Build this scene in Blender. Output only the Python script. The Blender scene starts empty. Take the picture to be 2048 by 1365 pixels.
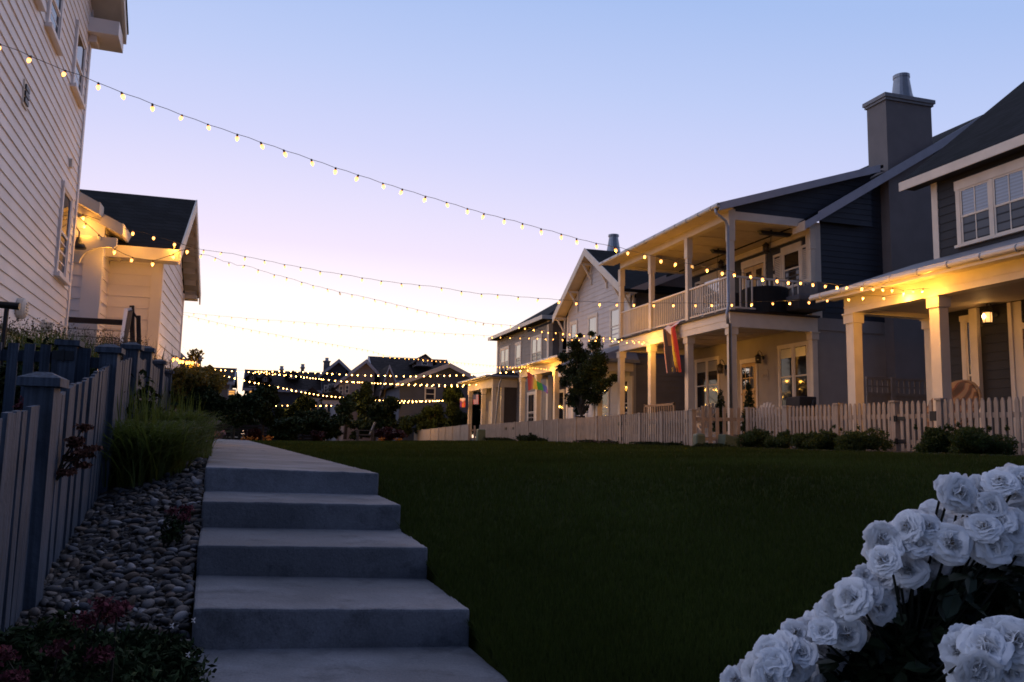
import bpy, bmesh, math, random
import numpy as np
from mathutils import Vector, Matrix
random.seed(7); rng = np.random.default_rng(11)
S = bpy.context.scene
COL = S.collection

# ---------------------------------------------------------------- camera model (surveyed from the place)
F = 1630.0; CX, CY = 1024.0, 682.5
_d = np.array([529-CX, -(867-CY), F]); _d /= np.linalg.norm(_d)
_h = np.array([1, -.02, 0.0])
_u = np.cross(_h, _d); _u /= np.linalg.norm(_u)
if _u[1] < 0: _u = -_u
_x = np.cross(_d, _u)
if _x[0] < 0: _x = -_x
R = np.stack([_x, _d, _u])          # world = R @ (right, up, forward); world Y runs along the right-hand house row, eye at z = 0

def ray(px, py): return R @ np.array([px-CX, -(py-CY), F])
def px_x(px, py, X):
    r = ray(px, py); return r*(X/r[0])
def px_y(px, py, Y):
    r = ray(px, py); return r*(Y/r[1])
def px_z(px, py, Z):
    r = ray(px, py); return r*(Z/r[2])
def px_d(px, py, d): return ray(px, py)*(d/F)
def px_pl(px, py, p0, n):
    r = ray(px, py); n = np.array(n, float); return r*(np.dot(n, p0)/np.dot(n, r))

cam = bpy.data.cameras.new('camera'); co = bpy.data.objects.new('camera', cam); COL.objects.link(co)
cam.sensor_width = 36; cam.lens = F/2048*36; cam.clip_end = 3000; cam.clip_start = .05
M = Matrix(((R[0,0], R[0,1], -R[0,2], 0), (R[1,0], R[1,1], -R[1,2], 0), (R[2,0], R[2,1], -R[2,2], 0), (0,0,0,1)))
co.matrix_world = M
S.camera = co

# ---------------------------------------------------------------- materials
MATS = {}
def mat(name, col, rough=.7, var=.12, scale=6.0, bump=0.0, bscale=60.0, metal=0.0, spec=.3, island=0.0, emit=None, estr=0, coat=0, detail=4, ior=None, trans=0, sub=0):
    if name in MATS: return MATS[name]
    m = bpy.data.materials.new(name); m.use_nodes = True; nt = m.node_tree; N = nt.nodes; L = nt.links
    b = N['Principled BSDF']
    b.inputs['Roughness'].default_value = rough; b.inputs['Metallic'].default_value = metal
    b.inputs['Specular IOR Level'].default_value = spec
    if ior: b.inputs['IOR'].default_value = ior
    if coat: b.inputs['Coat Weight'].default_value = coat
    if trans: b.inputs['Transmission Weight'].default_value = trans
    tc = N.new('ShaderNodeTexCoord')
    nz = N.new('ShaderNodeTexNoise'); nz.inputs['Scale'].default_value = scale; nz.inputs['Detail'].default_value = detail
    L.new(tc.outputs['Object'], nz.inputs['Vector'])
    mr = N.new('ShaderNodeMapRange'); mr.inputs[1].default_value = .3; mr.inputs[2].default_value = .7
    mr.inputs[3].default_value = 1-var; mr.inputs[4].default_value = 1+var
    L.new(nz.outputs['Fac'], mr.inputs[0])
    val = mr.outputs[0]
    if island:
        g = N.new('ShaderNodeNewGeometry'); mr2 = N.new('ShaderNodeMapRange')
        mr2.inputs[3].default_value = 1-island; mr2.inputs[4].default_value = 1+island
        L.new(g.outputs['Random Per Island'], mr2.inputs[0])
        mu = N.new('ShaderNodeMath'); mu.operation = 'MULTIPLY'
        L.new(val, mu.inputs[0]); L.new(mr2.outputs[0], mu.inputs[1]); val = mu.outputs[0]
    vm = N.new('ShaderNodeVectorMath'); vm.operation = 'SCALE'; vm.inputs[0].default_value = col
    L.new(val, vm.inputs['Scale']); L.new(vm.outputs[0], b.inputs['Base Color'])
    if bump:
        n2 = N.new('ShaderNodeTexNoise'); n2.inputs['Scale'].default_value = bscale; n2.inputs['Detail'].default_value = 5
        L.new(tc.outputs['Object'], n2.inputs['Vector'])
        bp = N.new('ShaderNodeBump'); bp.inputs['Strength'].default_value = bump; bp.inputs['Distance'].default_value = .02
        L.new(n2.outputs['Fac'], bp.inputs['Height']); L.new(bp.outputs[0], b.inputs['Normal'])
    if emit:
        b.inputs['Emission Color'].default_value = (*emit, 1); b.inputs['Emission Strength'].default_value = estr
    MATS[name] = m
    return m

def shingle_mat(name, col, sx=3.2, sy=3.6):
    if name in MATS: return MATS[name]
    m = mat(name, col, rough=.9, var=.25, scale=2.5, spec=.1)
    nt = m.node_tree; N = nt.nodes; L = nt.links; b = N['Principled BSDF']
    tc = N.new('ShaderNodeTexCoord'); sp = N.new('ShaderNodeSeparateXYZ'); L.new(tc.outputs['Object'], sp.inputs[0])
    ad = N.new('ShaderNodeMath'); ad.operation = 'ADD'; L.new(sp.outputs[0], ad.inputs[0]); L.new(sp.outputs[1], ad.inputs[1])
    cb = N.new('ShaderNodeCombineXYZ'); L.new(ad.outputs[0], cb.inputs[0]); L.new(sp.outputs[2], cb.inputs[1])
    br = N.new('ShaderNodeTexBrick'); br.inputs['Scale'].default_value = sx
    br.inputs['Color1'].default_value = (.7,.7,.7,1); br.inputs['Color2'].default_value = (1.35,1.35,1.35,1); br.inputs['Mortar'].default_value = (.45,.45,.45,1)
    br.inputs['Mortar Size'].default_value = .03; br.inputs['Brick Width'].default_value = 1.0; br.inputs['Row Height'].default_value = .34
    L.new(cb.outputs[0], br.inputs['Vector'])
    old = b.inputs['Base Color'].links[0].from_socket
    mx = N.new('ShaderNodeMix'); mx.data_type = 'RGBA'; mx.blend_type = 'MULTIPLY'; mx.inputs[0].default_value = 1
    L.new(old, mx.inputs[6]); L.new(br.outputs['Color'], mx.inputs[7]); L.new(mx.outputs[2], b.inputs['Base Color'])
    bp = N.new('ShaderNodeBump'); bp.inputs['Strength'].default_value = .6; bp.inputs['Distance'].default_value = .03
    L.new(br.outputs['Color'], bp.inputs['Height']); L.new(bp.outputs[0], b.inputs['Normal'])
    return m

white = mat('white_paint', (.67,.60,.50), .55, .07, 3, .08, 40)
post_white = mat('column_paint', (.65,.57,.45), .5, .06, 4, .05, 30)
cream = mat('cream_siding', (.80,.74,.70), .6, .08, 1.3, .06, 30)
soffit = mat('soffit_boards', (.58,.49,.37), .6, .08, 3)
navy = mat('navy_siding', (.020,.021,.025), .6, .15, 2, .08, 30)
slate = mat('slate_siding', (.034,.039,.050), .6, .15, 2, .08, 30)
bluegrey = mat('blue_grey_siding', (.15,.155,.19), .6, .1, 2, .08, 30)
greytrim = mat('grey_trim', (.36,.36,.40), .6, .08, 3)
stucco = mat('grey_stucco', (.34,.31,.28), .9, .08, 2, .35, 90)
chim_st = mat('chimney_stucco', (.20,.178,.17), .9, .08, 2, .3, 90)
palegrey = mat('pale_grey_siding', (.55,.52,.50), .6, .07, 2, .05, 30)
taupe = mat('taupe_siding', (.20,.185,.175), .6, .1, 2, .06, 30)
shingle = shingle_mat('dark_shingles', (.0115,.012,.014))
shingle2 = shingle_mat('brown_shingles', (.035,.027,.026))
metalroof = mat('standing_seam', (.22,.22,.24), .45, .1, 3, metal=.3)
gutter_m = mat('gutter_paint', (.5,.47,.43), .35, .06, 5, spec=.5)
zinc = mat('dull_steel', (.30,.31,.33), .45, .12, 6, metal=.6)
black = mat('black_metal', (.012,.012,.013), .45, .2, 8, spec=.4)
darkwood = mat('dark_stained_wood', (.03,.022,.02), .6, .2, 8)
palewood = mat('pale_wood', (.22,.15,.09), .6, .2, 9)
oak = mat('oak_door', (.52,.36,.16), .5, .15, 7)
reddoor = mat('red_door', (.12,.03,.02), .5, .15, 5)
glass = mat('window_glass', (.012,.012,.014), .04, .2, 2, spec=.5, ior=1.5)
glass_c = mat('window_glass_shiny', (.03,.03,.035), .03, .2, 2, spec=1.0, ior=2.6)
glass_far = mat('far_window_glass', (.02,.02,.03), .1, .2, 2, spec=.6)
litglass = mat('lit_window', (.4,.25,.1), .4, emit=(1,.45,.10), estr=1.1)
screen = mat('shade_behind_glass', (.30,.27,.20), .3, .1, 3, spec=.8)
conc = mat('concrete', (.158,.160,.172), .85, .16, 2.2, .25, 45)
fence_r = mat('weathered_pickets', (.36,.295,.235), .75, .1, 6, .15, 30, island=.09)
fence_l = mat('painted_pickets', (.062,.078,.105), .7, .15, 5, .2, 35, island=.10)
lattice_m = mat('fence_panels', (.2,.18,.17), .7, .1, 5)
soil = mat('soil', (.028,.023,.02), .95, .3, 12, .6, 40)
grassm = mat('lawn_turf', (.026,.034,.006), .95, .35, 1.2, .8, 90, spec=.05)
blade_m = mat('grass_blades', (.036,.047,.011), .8, .55, .55, spec=.08, island=.4)
leaf_d = mat('dark_leaves', (.020,.033,.012), .7, .25, 3, spec=.08, island=.5)
leaf_b = mat('boxwood_leaves', (.032,.055,.016), .6, .25, 3, spec=.2, island=.5)
leaf_m = mat('mid_leaves', (.035,.055,.016), .6, .25, 3, spec=.2, island=.5)
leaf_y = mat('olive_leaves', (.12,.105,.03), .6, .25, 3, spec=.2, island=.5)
leaf_r = mat('burgundy_leaves', (.045,.012,.012), .6, .25, 3, spec=.2, island=.5)
leaf_rose = mat('rose_leaves', (.014,.024,.010), .5, .25, 8, spec=.3, island=.45)
reedm = mat('reed_blades', (.075,.10,.024), .6, .25, 3, spec=.15, island=.45)
drym = mat('dry_grass', (.10,.075,.045), .8, .25, 4, island=.4)
barkm = mat('bark', (.045,.035,.028), .9, .3, 9, .5, 40)
stemm = mat('rose_stem', (.012,.014,.008), .6, .3, 9)
petal = mat('white_petals', (.86,.86,.86), .7, .05, 20, spec=.15)
stamen = mat('stamen', (.20,.13,.05), .8, .4, 60)
pinkf = mat('red_valerian_flowers', (.12,.024,.032), .8, .3, 20, island=.4)
pinkp = mat('pale_pink_flowers', (.35,.2,.24), .8, .3, 20, island=.4)
orangef = mat('orange_flowers', (.55,.2,.02), .8, .3, 20, island=.3)
rustf = mat('dried_flower_heads', (.09,.035,.022), .9, .3, 30, island=.4)
stonem = mat('river_stones', (.07,.066,.066), .75, .25, 9, .2, 60, spec=.25, island=.75)
utilgreen = mat('green_utility_paint', (.10,.14,.10), .5, .12, 5)
cable_m = mat('black_cable', (.02,.02,.02), .6)
socket_m = mat('bulb_socket', (.10,.06,.015), .6)
bulb_m = mat('lit_bulb', (1,.8,.5), .4, var=.01, emit=(1.0,.47,.12), estr=6)
bulb_f = mat('lit_bulb_far', (1,.8,.5), .4, var=.01, emit=(1.0,.50,.13), estr=22)
bulb_off = mat('faint_glow_bulb', (.8,.6,.35), .2, emit=(1,.55,.15), estr=.5)  # bulbs that are off still get a faint glow
lampglow = mat('lit_lantern_glass', (1,.8,.5), .4, var=.01, emit=(1,.50,.16), estr=1.7)
lampbulb = mat('lit_lantern_bulb', (1,.8,.5), .4, var=.01, emit=(1,.60,.25), estr=14)
clearglass = mat('lantern_glass', (.10,.08,.05), .1, .1, 4, spec=.8)

def nodes_of(m): nt = m.node_tree; return nt.nodes, nt.links, nt.nodes['Principled BSDF']
def concrete_detail(m):
    N, L, b = nodes_of(m); tc = N.new('ShaderNodeTexCoord'); src = b.inputs['Base Color'].links[0].from_socket
    def noise(sc, lo, hi, a, c, det=6, rough=.6):
        n = N.new('ShaderNodeTexNoise'); n.inputs['Scale'].default_value = sc; n.inputs['Detail'].default_value = det; n.inputs['Roughness'].default_value = rough; L.new(tc.outputs['Object'], n.inputs['Vector'])
        r = N.new('ShaderNodeMapRange'); r.inputs[1].default_value = lo; r.inputs[2].default_value = hi; r.inputs[3].default_value = a; r.inputs[4].default_value = c; L.new(n.outputs['Fac'], r.inputs[0]); return r.outputs[0]
    v = N.new('ShaderNodeTexVoronoi'); v.inputs['Scale'].default_value = 38; L.new(tc.outputs['Object'], v.inputs['Vector'])
    r = N.new('ShaderNodeMapRange'); r.inputs[1].default_value = .05; r.inputs[2].default_value = .16; r.inputs[3].default_value = .55; r.inputs[4].default_value = 1; L.new(v.outputs['Distance'], r.inputs[0])
    for o in (noise(1.1,.42,.62,.78,1.1), noise(4.5,.52,.66,1.05,.68,8,.7), noise(120,.3,.7,.85,1.15,2), r.outputs[0]):
        s = N.new('ShaderNodeVectorMath'); s.operation = 'SCALE'; L.new(src, s.inputs[0]); L.new(o, s.inputs['Scale']); src = s.outputs[0]
    L.new(src, b.inputs['Base Color'])
concrete_detail(conc)
def stone_hues(m):
    N, L, b = nodes_of(m); src = b.inputs['Base Color'].links[0].from_socket
    oi = N.new('ShaderNodeObjectInfo'); g = N.new('ShaderNodeNewGeometry'); a = N.new('ShaderNodeMath'); a.operation = 'ADD'; L.new(oi.outputs['Random'], a.inputs[0]); L.new(g.outputs['Random Per Island'], a.inputs[1])
    f = N.new('ShaderNodeMath'); f.operation = 'FRACT'; L.new(a.outputs[0], f.inputs[0])
    rp = N.new('ShaderNodeValToRGB'); e = rp.color_ramp.elements; rp.color_ramp.interpolation = 'CONSTANT'; e[0].color = (.7,.68,.66,1); e[1].position = .9; e[1].color = (2.4,2.35,2.3,1)
    for p, c in ((.2,(1.1,.85,.65,1)),(.4,(.55,.6,.7,1)),(.6,(1.2,1.15,1.1,1)),(.72,(.45,.42,.42,1)),(.82,(1.5,1.3,1.1,1))): q = e.new(p); q.color = c
    L.new(f.outputs[0], rp.inputs[0]); mu = N.new('ShaderNodeVectorMath'); mu.operation = 'MULTIPLY'; L.new(src, mu.inputs[0]); L.new(rp.outputs[0], mu.inputs[1]); L.new(mu.outputs[0], b.inputs['Base Color'])
stone_hues(stonem)
def wood_grain(m, amt=.25):
    N, L, b = nodes_of(m); src = b.inputs['Base Color'].links[0].from_socket; tc = N.new('ShaderNodeTexCoord'); mp = N.new('ShaderNodeMapping'); mp.inputs['Scale'].default_value = (60,60,2.2); L.new(tc.outputs['Object'], mp.inputs[0])
    n = N.new('ShaderNodeTexNoise'); n.inputs['Scale'].default_value = 1; n.inputs['Detail'].default_value = 5; L.new(mp.outputs[0], n.inputs['Vector']); r = N.new('ShaderNodeMapRange'); r.inputs[1].default_value = .3; r.inputs[2].default_value = .7; r.inputs[3].default_value = 1-amt; r.inputs[4].default_value = 1+amt*.6; L.new(n.outputs['Fac'], r.inputs[0])
    s = N.new('ShaderNodeVectorMath'); s.operation = 'SCALE'; L.new(src, s.inputs[0]); L.new(r.outputs[0], s.inputs['Scale']); L.new(s.outputs[0], b.inputs['Base Color'])
wood_grain(fence_l, .45); wood_grain(fence_r, .25)
def bulb_grad(m, k):
    N, L, b = nodes_of(m); tc = N.new('ShaderNodeTexCoord'); s = N.new('ShaderNodeSeparateXYZ'); L.new(tc.outputs['Object'], s.inputs[0])
    r = N.new('ShaderNodeMapRange'); r.inputs[1].default_value = -.105; r.inputs[2].default_value = -.030; L.new(s.outputs[2], r.inputs[0])
    rp = N.new('ShaderNodeValToRGB'); e = rp.color_ramp.elements; e[0].color = (1,.33,.05,1); e[1].color = (.5,.13,.01,1); q = e.new(.35); q.color = (1,.44,.13,1); q = e.new(.62); q.color = (1,.38,.08,1); L.new(r.outputs[0], rp.inputs[0]); L.new(rp.outputs[0], b.inputs['Emission Color']); b.inputs['Emission Strength'].default_value = k
bulb_grad(bulb_m, 4.2)
def petal_soft(m):
    N, L, b = nodes_of(m); o = N['Material Output']; t = N.new('ShaderNodeBsdfTranslucent'); t.inputs[0].default_value = (.85,.85,.85,1); mx = N.new('ShaderNodeMixShader'); mx.inputs[0].default_value = .25
    L.new(b.outputs[0], mx.inputs[1]); L.new(t.outputs[0], mx.inputs[2]); L.new(mx.outputs[0], o.inputs[0])
petal_soft(petal)
def backlit(m, col, k):
    N, L, b = nodes_of(m); o = N['Material Output']; t = N.new('ShaderNodeBsdfTranslucent'); t.inputs[0].default_value = (*col, 1); mx = N.new('ShaderNodeMixShader'); mx.inputs[0].default_value = k
    L.new(b.outputs[0], mx.inputs[1]); L.new(t.outputs[0], mx.inputs[2]); L.new(mx.outputs[0], o.inputs[0])
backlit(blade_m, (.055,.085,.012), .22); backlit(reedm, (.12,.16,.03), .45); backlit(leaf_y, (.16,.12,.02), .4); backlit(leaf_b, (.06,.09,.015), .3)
# ---------------------------------------------------------------- mesh building
UP = np.array([0, 0, 1.0])
class MB:
    def __init__(s): s.v = []; s.f = []
    def add(s, vs, fs):
        n = len(s.v); s.v.extend([tuple(map(float, p)) for p in vs]); s.f.extend([tuple(i+n for i in f) for f in fs]); return s
    def hexa(s, p):      # 0-3 bottom loop, 4-7 top loop
        return s.add(p, [(3,2,1,0), (4,5,6,7), (0,1,5,4), (1,2,6,5), (2,3,7,6), (3,0,4,7)])
    def box(s, x0, x1, y0, y1, z0, z1):
        return s.hexa([(x0,y0,z0), (x1,y0,z0), (x1,y1,z0), (x0,y1,z0), (x0,y0,z1), (x1,y0,z1), (x1,y1,z1), (x0,y1,z1)])
    def fb(s, fr, u0, u1, v0, v1, d0, d1):
        P = fr.P
        return s.hexa([P(u0,v0,d1), P(u1,v0,d1), P(u1,v0,d0), P(u0,v0,d0), P(u0,v1,d1), P(u1,v1,d1), P(u1,v1,d0), P(u0,v1,d0)])
    def prism(s, poly, ext):
        n = len(poly); e = np.array(ext, float); a = [np.array(p, float) for p in poly]; b = [p+e for p in a]
        fs = [tuple(range(n))[::-1], tuple(range(n, 2*n))] + [(i, (i+1) % n, n+(i+1) % n, n+i) for i in range(n)]
        return s.add(a+b, fs)
    def quad(s, a, b, c, d): return s.add([a, b, c, d], [(0,1,2,3)])
    def bar(s, a, b, w, t=None, up=UP):
        a = np.array(a, float); b = np.array(b, float); t = t or w; d = b-a; d /= np.linalg.norm(d)
        sd = np.cross(d, up)
        if np.linalg.norm(sd) < 1e-3: sd = np.cross(d, (1,0,0))
        sd /= np.linalg.norm(sd); u = np.cross(sd, d)
        c = [(-1,-1), (1,-1), (1,1), (-1,1)]
        return s.add([a+sd*i*w/2+u*j*t/2 for i, j in c]+[b+sd*i*w/2+u*j*t/2 for i, j in c], [(0,1,2,3), (7,6,5,4), (0,4,5,1), (1,5,6,2), (2,6,7,3), (3,7,4,0)])
    def tube(s, pts, r, n=6, cap=True):
        pts = [np.array(p, float) for p in pts]; k = len(pts)
        rs = [r]*k if np.isscalar(r) else r
        base = len(s.v); prev = None
        for i, p in enumerate(pts):
            d = pts[min(i+1, k-1)]-pts[max(i-1, 0)]; d = d/(np.linalg.norm(d)+1e-9)
            if prev is None:
                a = np.cross(d, UP if abs(d[2]) < .9 else (1,0,0))
            else: a = prev-d*np.dot(prev, d)
            a = a/(np.linalg.norm(a)+1e-9); prev = a; b = np.cross(d, a)
            for j in range(n):
                t = 2*math.pi*j/n; s.v.append(tuple(p+rs[i]*(a*math.cos(t)+b*math.sin(t))))
        for i in range(k-1):
            for j in range(n):
                s.f.append((base+i*n+j, base+i*n+(j+1) % n, base+(i+1)*n+(j+1) % n, base+(i+1)*n+j))
        if cap:
            s.f.append(tuple(base+j for j in range(n))[::-1]); s.f.append(tuple(base+(k-1)*n+j for j in range(n)))
        return s
    def lathe(s, c, prof, n=12, ax=None):
        c = np.array(c, float); base = len(s.v); k = len(prof)
        if ax is None: A, B, D = np.array([1,0,0.]), np.array([0,1,0.]), UP
        else: A, B, D = ax
        for r, z in prof:
            for j in range(n):
                t = 2*math.pi*j/n; s.v.append(tuple(c+A*r*math.cos(t)+B*r*math.sin(t)+D*z))
        for i in range(k-1):
            for j in range(n):
                s.f.append((base+i*n+j, base+i*n+(j+1) % n, base+(i+1)*n+(j+1) % n, base+(i+1)*n+j))
        s.f.append(tuple(base+j for j in range(n))[::-1]); s.f.append(tuple(base+(k-1)*n+j for j in range(n)))
        return s
    def arrays(s, V, Fq):
        n = len(s.v); s.v.extend(map(tuple, V.tolist())); s.f.extend([tuple(i+n for i in f) for f in Fq.tolist()]); return s
    def build(s, name, m, parent=None, smooth=False, bevel=0, **tags):
        off = np.zeros(3); q = parent
        while q is not None:
            off = off+np.array(q.location); q = q.parent
        me = bpy.data.meshes.new(name)
        V = np.array(s.v, dtype=float)-off if s.v else np.zeros((0,3))
        me.from_pydata(V.tolist(), [], s.f)
        me.materials.append(m)
        if bevel:
            bm = bmesh.new(); bm.from_mesh(me)
            bmesh.ops.bevel(bm, geom=[e for e in bm.edges], offset=bevel, segments=2, affect='EDGES', profile=.6, clamp_overlap=True)
            bm.to_mesh(me); bm.free()
        if smooth:
            me.polygons.foreach_set('use_smooth', [True]*len(me.polygons))
        me.update()
        o = bpy.data.objects.new(name, me); COL.objects.link(o)
        if parent is not None: o.parent = parent
        tag(o, **tags)
        return o

class FR:                    # a wall frame: u along the wall, v up, d outwards
    def __init__(s, o, U, N): s.o = np.array(o, float); s.U = np.array(U, float)/np.linalg.norm(U); s.N = np.array(N, float)/np.linalg.norm(N)
    def P(s, u, v, d=0): return s.o+s.U*u+UP*v+s.N*d

def tag(o, label=None, cat=None, group=None, kind=None):
    if label: o['label'] = label
    if cat: o['category'] = cat
    if group: o['group'] = group
    if kind: o['kind'] = kind
    return o
def thing(name, loc, label, cat, group=None, rz=0, kind=None):
    o = bpy.data.objects.new(name, None); COL.objects.link(o); o.location = tuple(map(float, loc)); o.rotation_euler = (0,0,rz)
    o.empty_display_size = .2
    return tag(o, label, cat, group, kind)
def copy_tree(o, loc=None, rz=None, parent=None, **tags):
    c = o.copy(); COL.objects.link(c)
    if parent is not None: c.parent = parent
    if loc is not None: c.location = tuple(map(float, loc))
    if rz is not None: c.rotation_euler = (0, 0, rz)
    tag(c, **tags)
    for ch in list(o.children): copy_tree(ch, parent=c)
    return c

def siding(mb, fr, v0, v1, u0, u1, ex=.17):
    f0 = u0 if callable(u0) else (lambda v: u0); f1 = u1 if callable(u1) else (lambda v: u1)
    v = v0
    while v < v1-1e-4:
        t = min(v+ex, v1); P = fr.P
        jb = random.uniform(-.002,.002)
        a, b, c, d = P(f0(v),v,.020+jb), P(f1(v),v,.020+jb), P(f1(t),t,.004), P(f0(t),t,.004)
        mb.add([a,b,c,d,P(f0(v),v,-.02),P(f1(v),v,-.02)], [(0,1,2,3), (4,5,1,0)])
        v = t
    return mb

def window(parent, fr, u0, u1, v0, v1, units=1, cols=1, pane_mat=None, cas=.09, trim=None, sash=None, sill=True, pane_low=None, name='window', split=.5, head=0.0, upper_cols=None):
    trim = trim or white; sash = sash or trim
    m = MB()
    m.fb(fr, u0-cas, u0, v0, v1, -.02, .05); m.fb(fr, u1, u1+cas, v0, v1, -.02, .05)
    m.fb(fr, u0-cas-.02, u1+cas+.02, v1, v1+cas+head, -.02, .058)
    uw = (u1-u0)/units
    for k in range(1, units): m.fb(fr, u0+uw*k-.045, u0+uw*k+.045, v0, v1, -.02, .047)
    w = m.build(name, trim, parent)
    sm = MB(); pm = MB(); pl = MB()
    for k in range(units):
        a = u0+uw*k+(.045 if k else 0); b = u0+uw*(k+1)-(.045 if k < units-1 else 0); mid = v0+(v1-v0)*split; sw = .042
        for (lo, hi, d) in ((v0, mid+.02, .030), (mid-.02, v1, .038)):
            sm.fb(fr, a, a+sw, lo, hi, 0, d); sm.fb(fr, b-sw, b, lo, hi, 0, d)
            sm.fb(fr, a+sw, b-sw, lo, lo+sw, 0, d); sm.fb(fr, a+sw, b-sw, hi-sw, hi, 0, d)
            for c in range(1, cols):
                uc = a+(b-a)*c/cols; sm.fb(fr, uc-.012, uc+.012, lo+sw, hi-sw, 0, d-.004)
            P = fr.P; (pl if (lo == v0 and pane_low) else pm).add([P(a+sw,lo+sw,d-.014), P(b-sw,lo+sw,d-.014), P(b-sw,hi-sw,d-.014), P(a+sw,hi-sw,d-.014)], [(0,1,2,3)])
    sm.build('sash', sash, w); pm.build('pane', pane_mat or glass, w)
    if pane_low: pl.build('pane', pane_low, w)
    if sill: MB().fb(fr, u0-cas-.04, u1+cas+.04, v0-.06, v0, -.02, .10).build('sill', trim, w)
    return w

def column(parent, x0, x1, y0, y1, z0, z1, cap=.22, m=None, base=.15):
    b = MB().box(x0, x1, y0, y1, z0, z1)
    b.box(x0-.035, x1+.035, y0-.035, y1+.035, z1-cap, z1-.03); b.box(x0-.06, x1+.06, y0-.06, y1+.06, z1-.03, z1+.004)
    b.box(x0-.03, x1+.03, y0-.03, y1+.03, z0-.002, z0+base)
    return b.build('column', m or post_white, parent)

def leafcloud(n, centers, radii, size, shell=.55, flat=1.0, droop=0.0, aspect=1.6, r=None):
    """n leaf quads spread through a set of ellipsoid clumps -> V, F arrays"""
    r = r or rng
    C = np.array(centers, float); Rd = np.array(radii, float)
    if Rd.ndim == 1: Rd = np.stack([Rd, Rd, Rd], 1)
    vol = (Rd.prod(1))**.75; idx = r.choice(len(C), n, p=vol/vol.sum())
    d = r.normal(size=(n,3)); d /= np.linalg.norm(d, axis=1)[:,None]
    rad = shell+(1-shell)*r.random(n); rad = np.where(r.random(n) < .25, r.random(n), rad)*(.9+.2*r.random(n))
    p = C[idx]+d*rad[:,None]*Rd[idx]
    a = r.normal(size=(n,3)); a[:,2] *= flat; a[:,2] -= droop; a /= np.linalg.norm(a, axis=1)[:,None]
    b = np.cross(a, r.normal(size=(n,3))); b /= np.linalg.norm(b, axis=1)[:,None]
    s = size*(.6+.8*r.random(n))[:,None]
    nn = np.cross(a, b)
    V = np.stack([p-a*s*aspect*.5, p+b*s*.42+nn*s*.1, p+a*s*aspect*.5, p-b*s*.42+nn*s*.1], 1).reshape(-1,3)
    Fq = np.arange(4*n).reshape(n,4)
    return V, Fq

def strips(n, base, hgt, spread, width, segs=5, lean=.6, r=None, droop=.8):
    """arching grass blades rooted at base points"""
    r = r or rng
    V = []; Fq = []; k = 0
    for i in range(n):
        bx, by, bz = base[i]; ang = r.random()*6.283; h = hgt*(.55+.6*r.random()); sp = spread*(.2+r.random())
        d = np.array([math.cos(ang), math.sin(ang), 0]); side = np.array([-d[1], d[0], 0]); w = width*(.6+.8*r.random())
        for j in range(segs+1):
            t = j/segs; z = h*(t*1.25-droop*.55*t**2.4*(1 if sp > .25*spread else .3)); x = sp*t**1.7
            c = np.array([bx,by,bz])+d*x+UP*z; ww = w*(1-t)**.7*.5
            V.append(c-side*ww); V.append(c+side*ww)
        for j in range(segs): Fq.append((k+2*j, k+2*j+1, k+2*j+3, k+2*j+2))
        k += 2*(segs+1)
    return np.array(V), np.array(Fq)
# ---------------------------------------------------------------- world: dusk sky, glow low to the left
W = bpy.data.worlds.new('World'); S.world = W; W.use_nodes = True
nt = W.node_tree; N = nt.nodes; L = nt.links
for n in list(N): N.remove(n)
out = N.new('ShaderNodeOutputWorld'); bg = N.new('ShaderNodeBackground'); L.new(bg.outputs[0], out.inputs[0])
SUN = ray(440, 860); SUN = SUN/np.linalg.norm(SUN[:2]); SAZ = math.atan2(SUN[0], SUN[1])   # from +Y towards +X
tc = N.new('ShaderNodeTexCoord'); nrm = N.new('ShaderNodeVectorMath'); nrm.operation = 'NORMALIZE'; L.new(tc.outputs['Generated'], nrm.inputs[0])
dt = N.new('ShaderNodeVectorMath'); dt.operation = 'DOT_PRODUCT'; dt.inputs[1].default_value = (SUN[0], SUN[1], 0); L.new(nrm.outputs[0], dt.inputs[0])
sz = N.new('ShaderNodeSeparateXYZ'); L.new(nrm.outputs[0], sz.inputs[0])
ab = N.new('ShaderNodeMath'); ab.operation = 'MAXIMUM'; ab.inputs[1].default_value = 0.0; L.new(sz.outputs[2], ab.inputs[0])
k1 = N.new('ShaderNodeMath'); k1.operation = 'MULTIPLY_ADD'; k1.inputs[1].default_value = -.22; k1.inputs[2].default_value = .22; L.new(dt.outputs['Value'], k1.inputs[0])
bk = N.new('ShaderNodeMath'); bk.operation = 'MULTIPLY'; bk.inputs[1].default_value = -.7; L.new(dt.outputs['Value'], bk.inputs[0])
bk2 = N.new('ShaderNodeMath'); bk2.operation = 'MAXIMUM'; bk2.inputs[1].default_value = 0; L.new(bk.outputs[0], bk2.inputs[0])
k2 = N.new('ShaderNodeMath'); k2.operation = 'ADD'; L.new(k1.outputs[0], k2.inputs[0]); L.new(bk2.outputs[0], k2.inputs[1])
sE = N.new('ShaderNodeMath'); sE.operation = 'MULTIPLY'; sE.inputs[1].default_value = .75; L.new(ab.outputs[0], sE.inputs[0])
e1 = N.new('ShaderNodeMath'); e1.operation = 'ADD'; L.new(sE.outputs[0], e1.inputs[0]); L.new(k2.outputs[0], e1.inputs[1])
e2 = N.new('ShaderNodeMath'); e2.operation = 'MULTIPLY'; e2.inputs[1].default_value = 1/1.4; e2.use_clamp = True; L.new(e1.outputs[0], e2.inputs[0])
ramp = N.new('ShaderNodeValToRGB'); L.new(e2.outputs[0], ramp.inputs[0])
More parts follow.
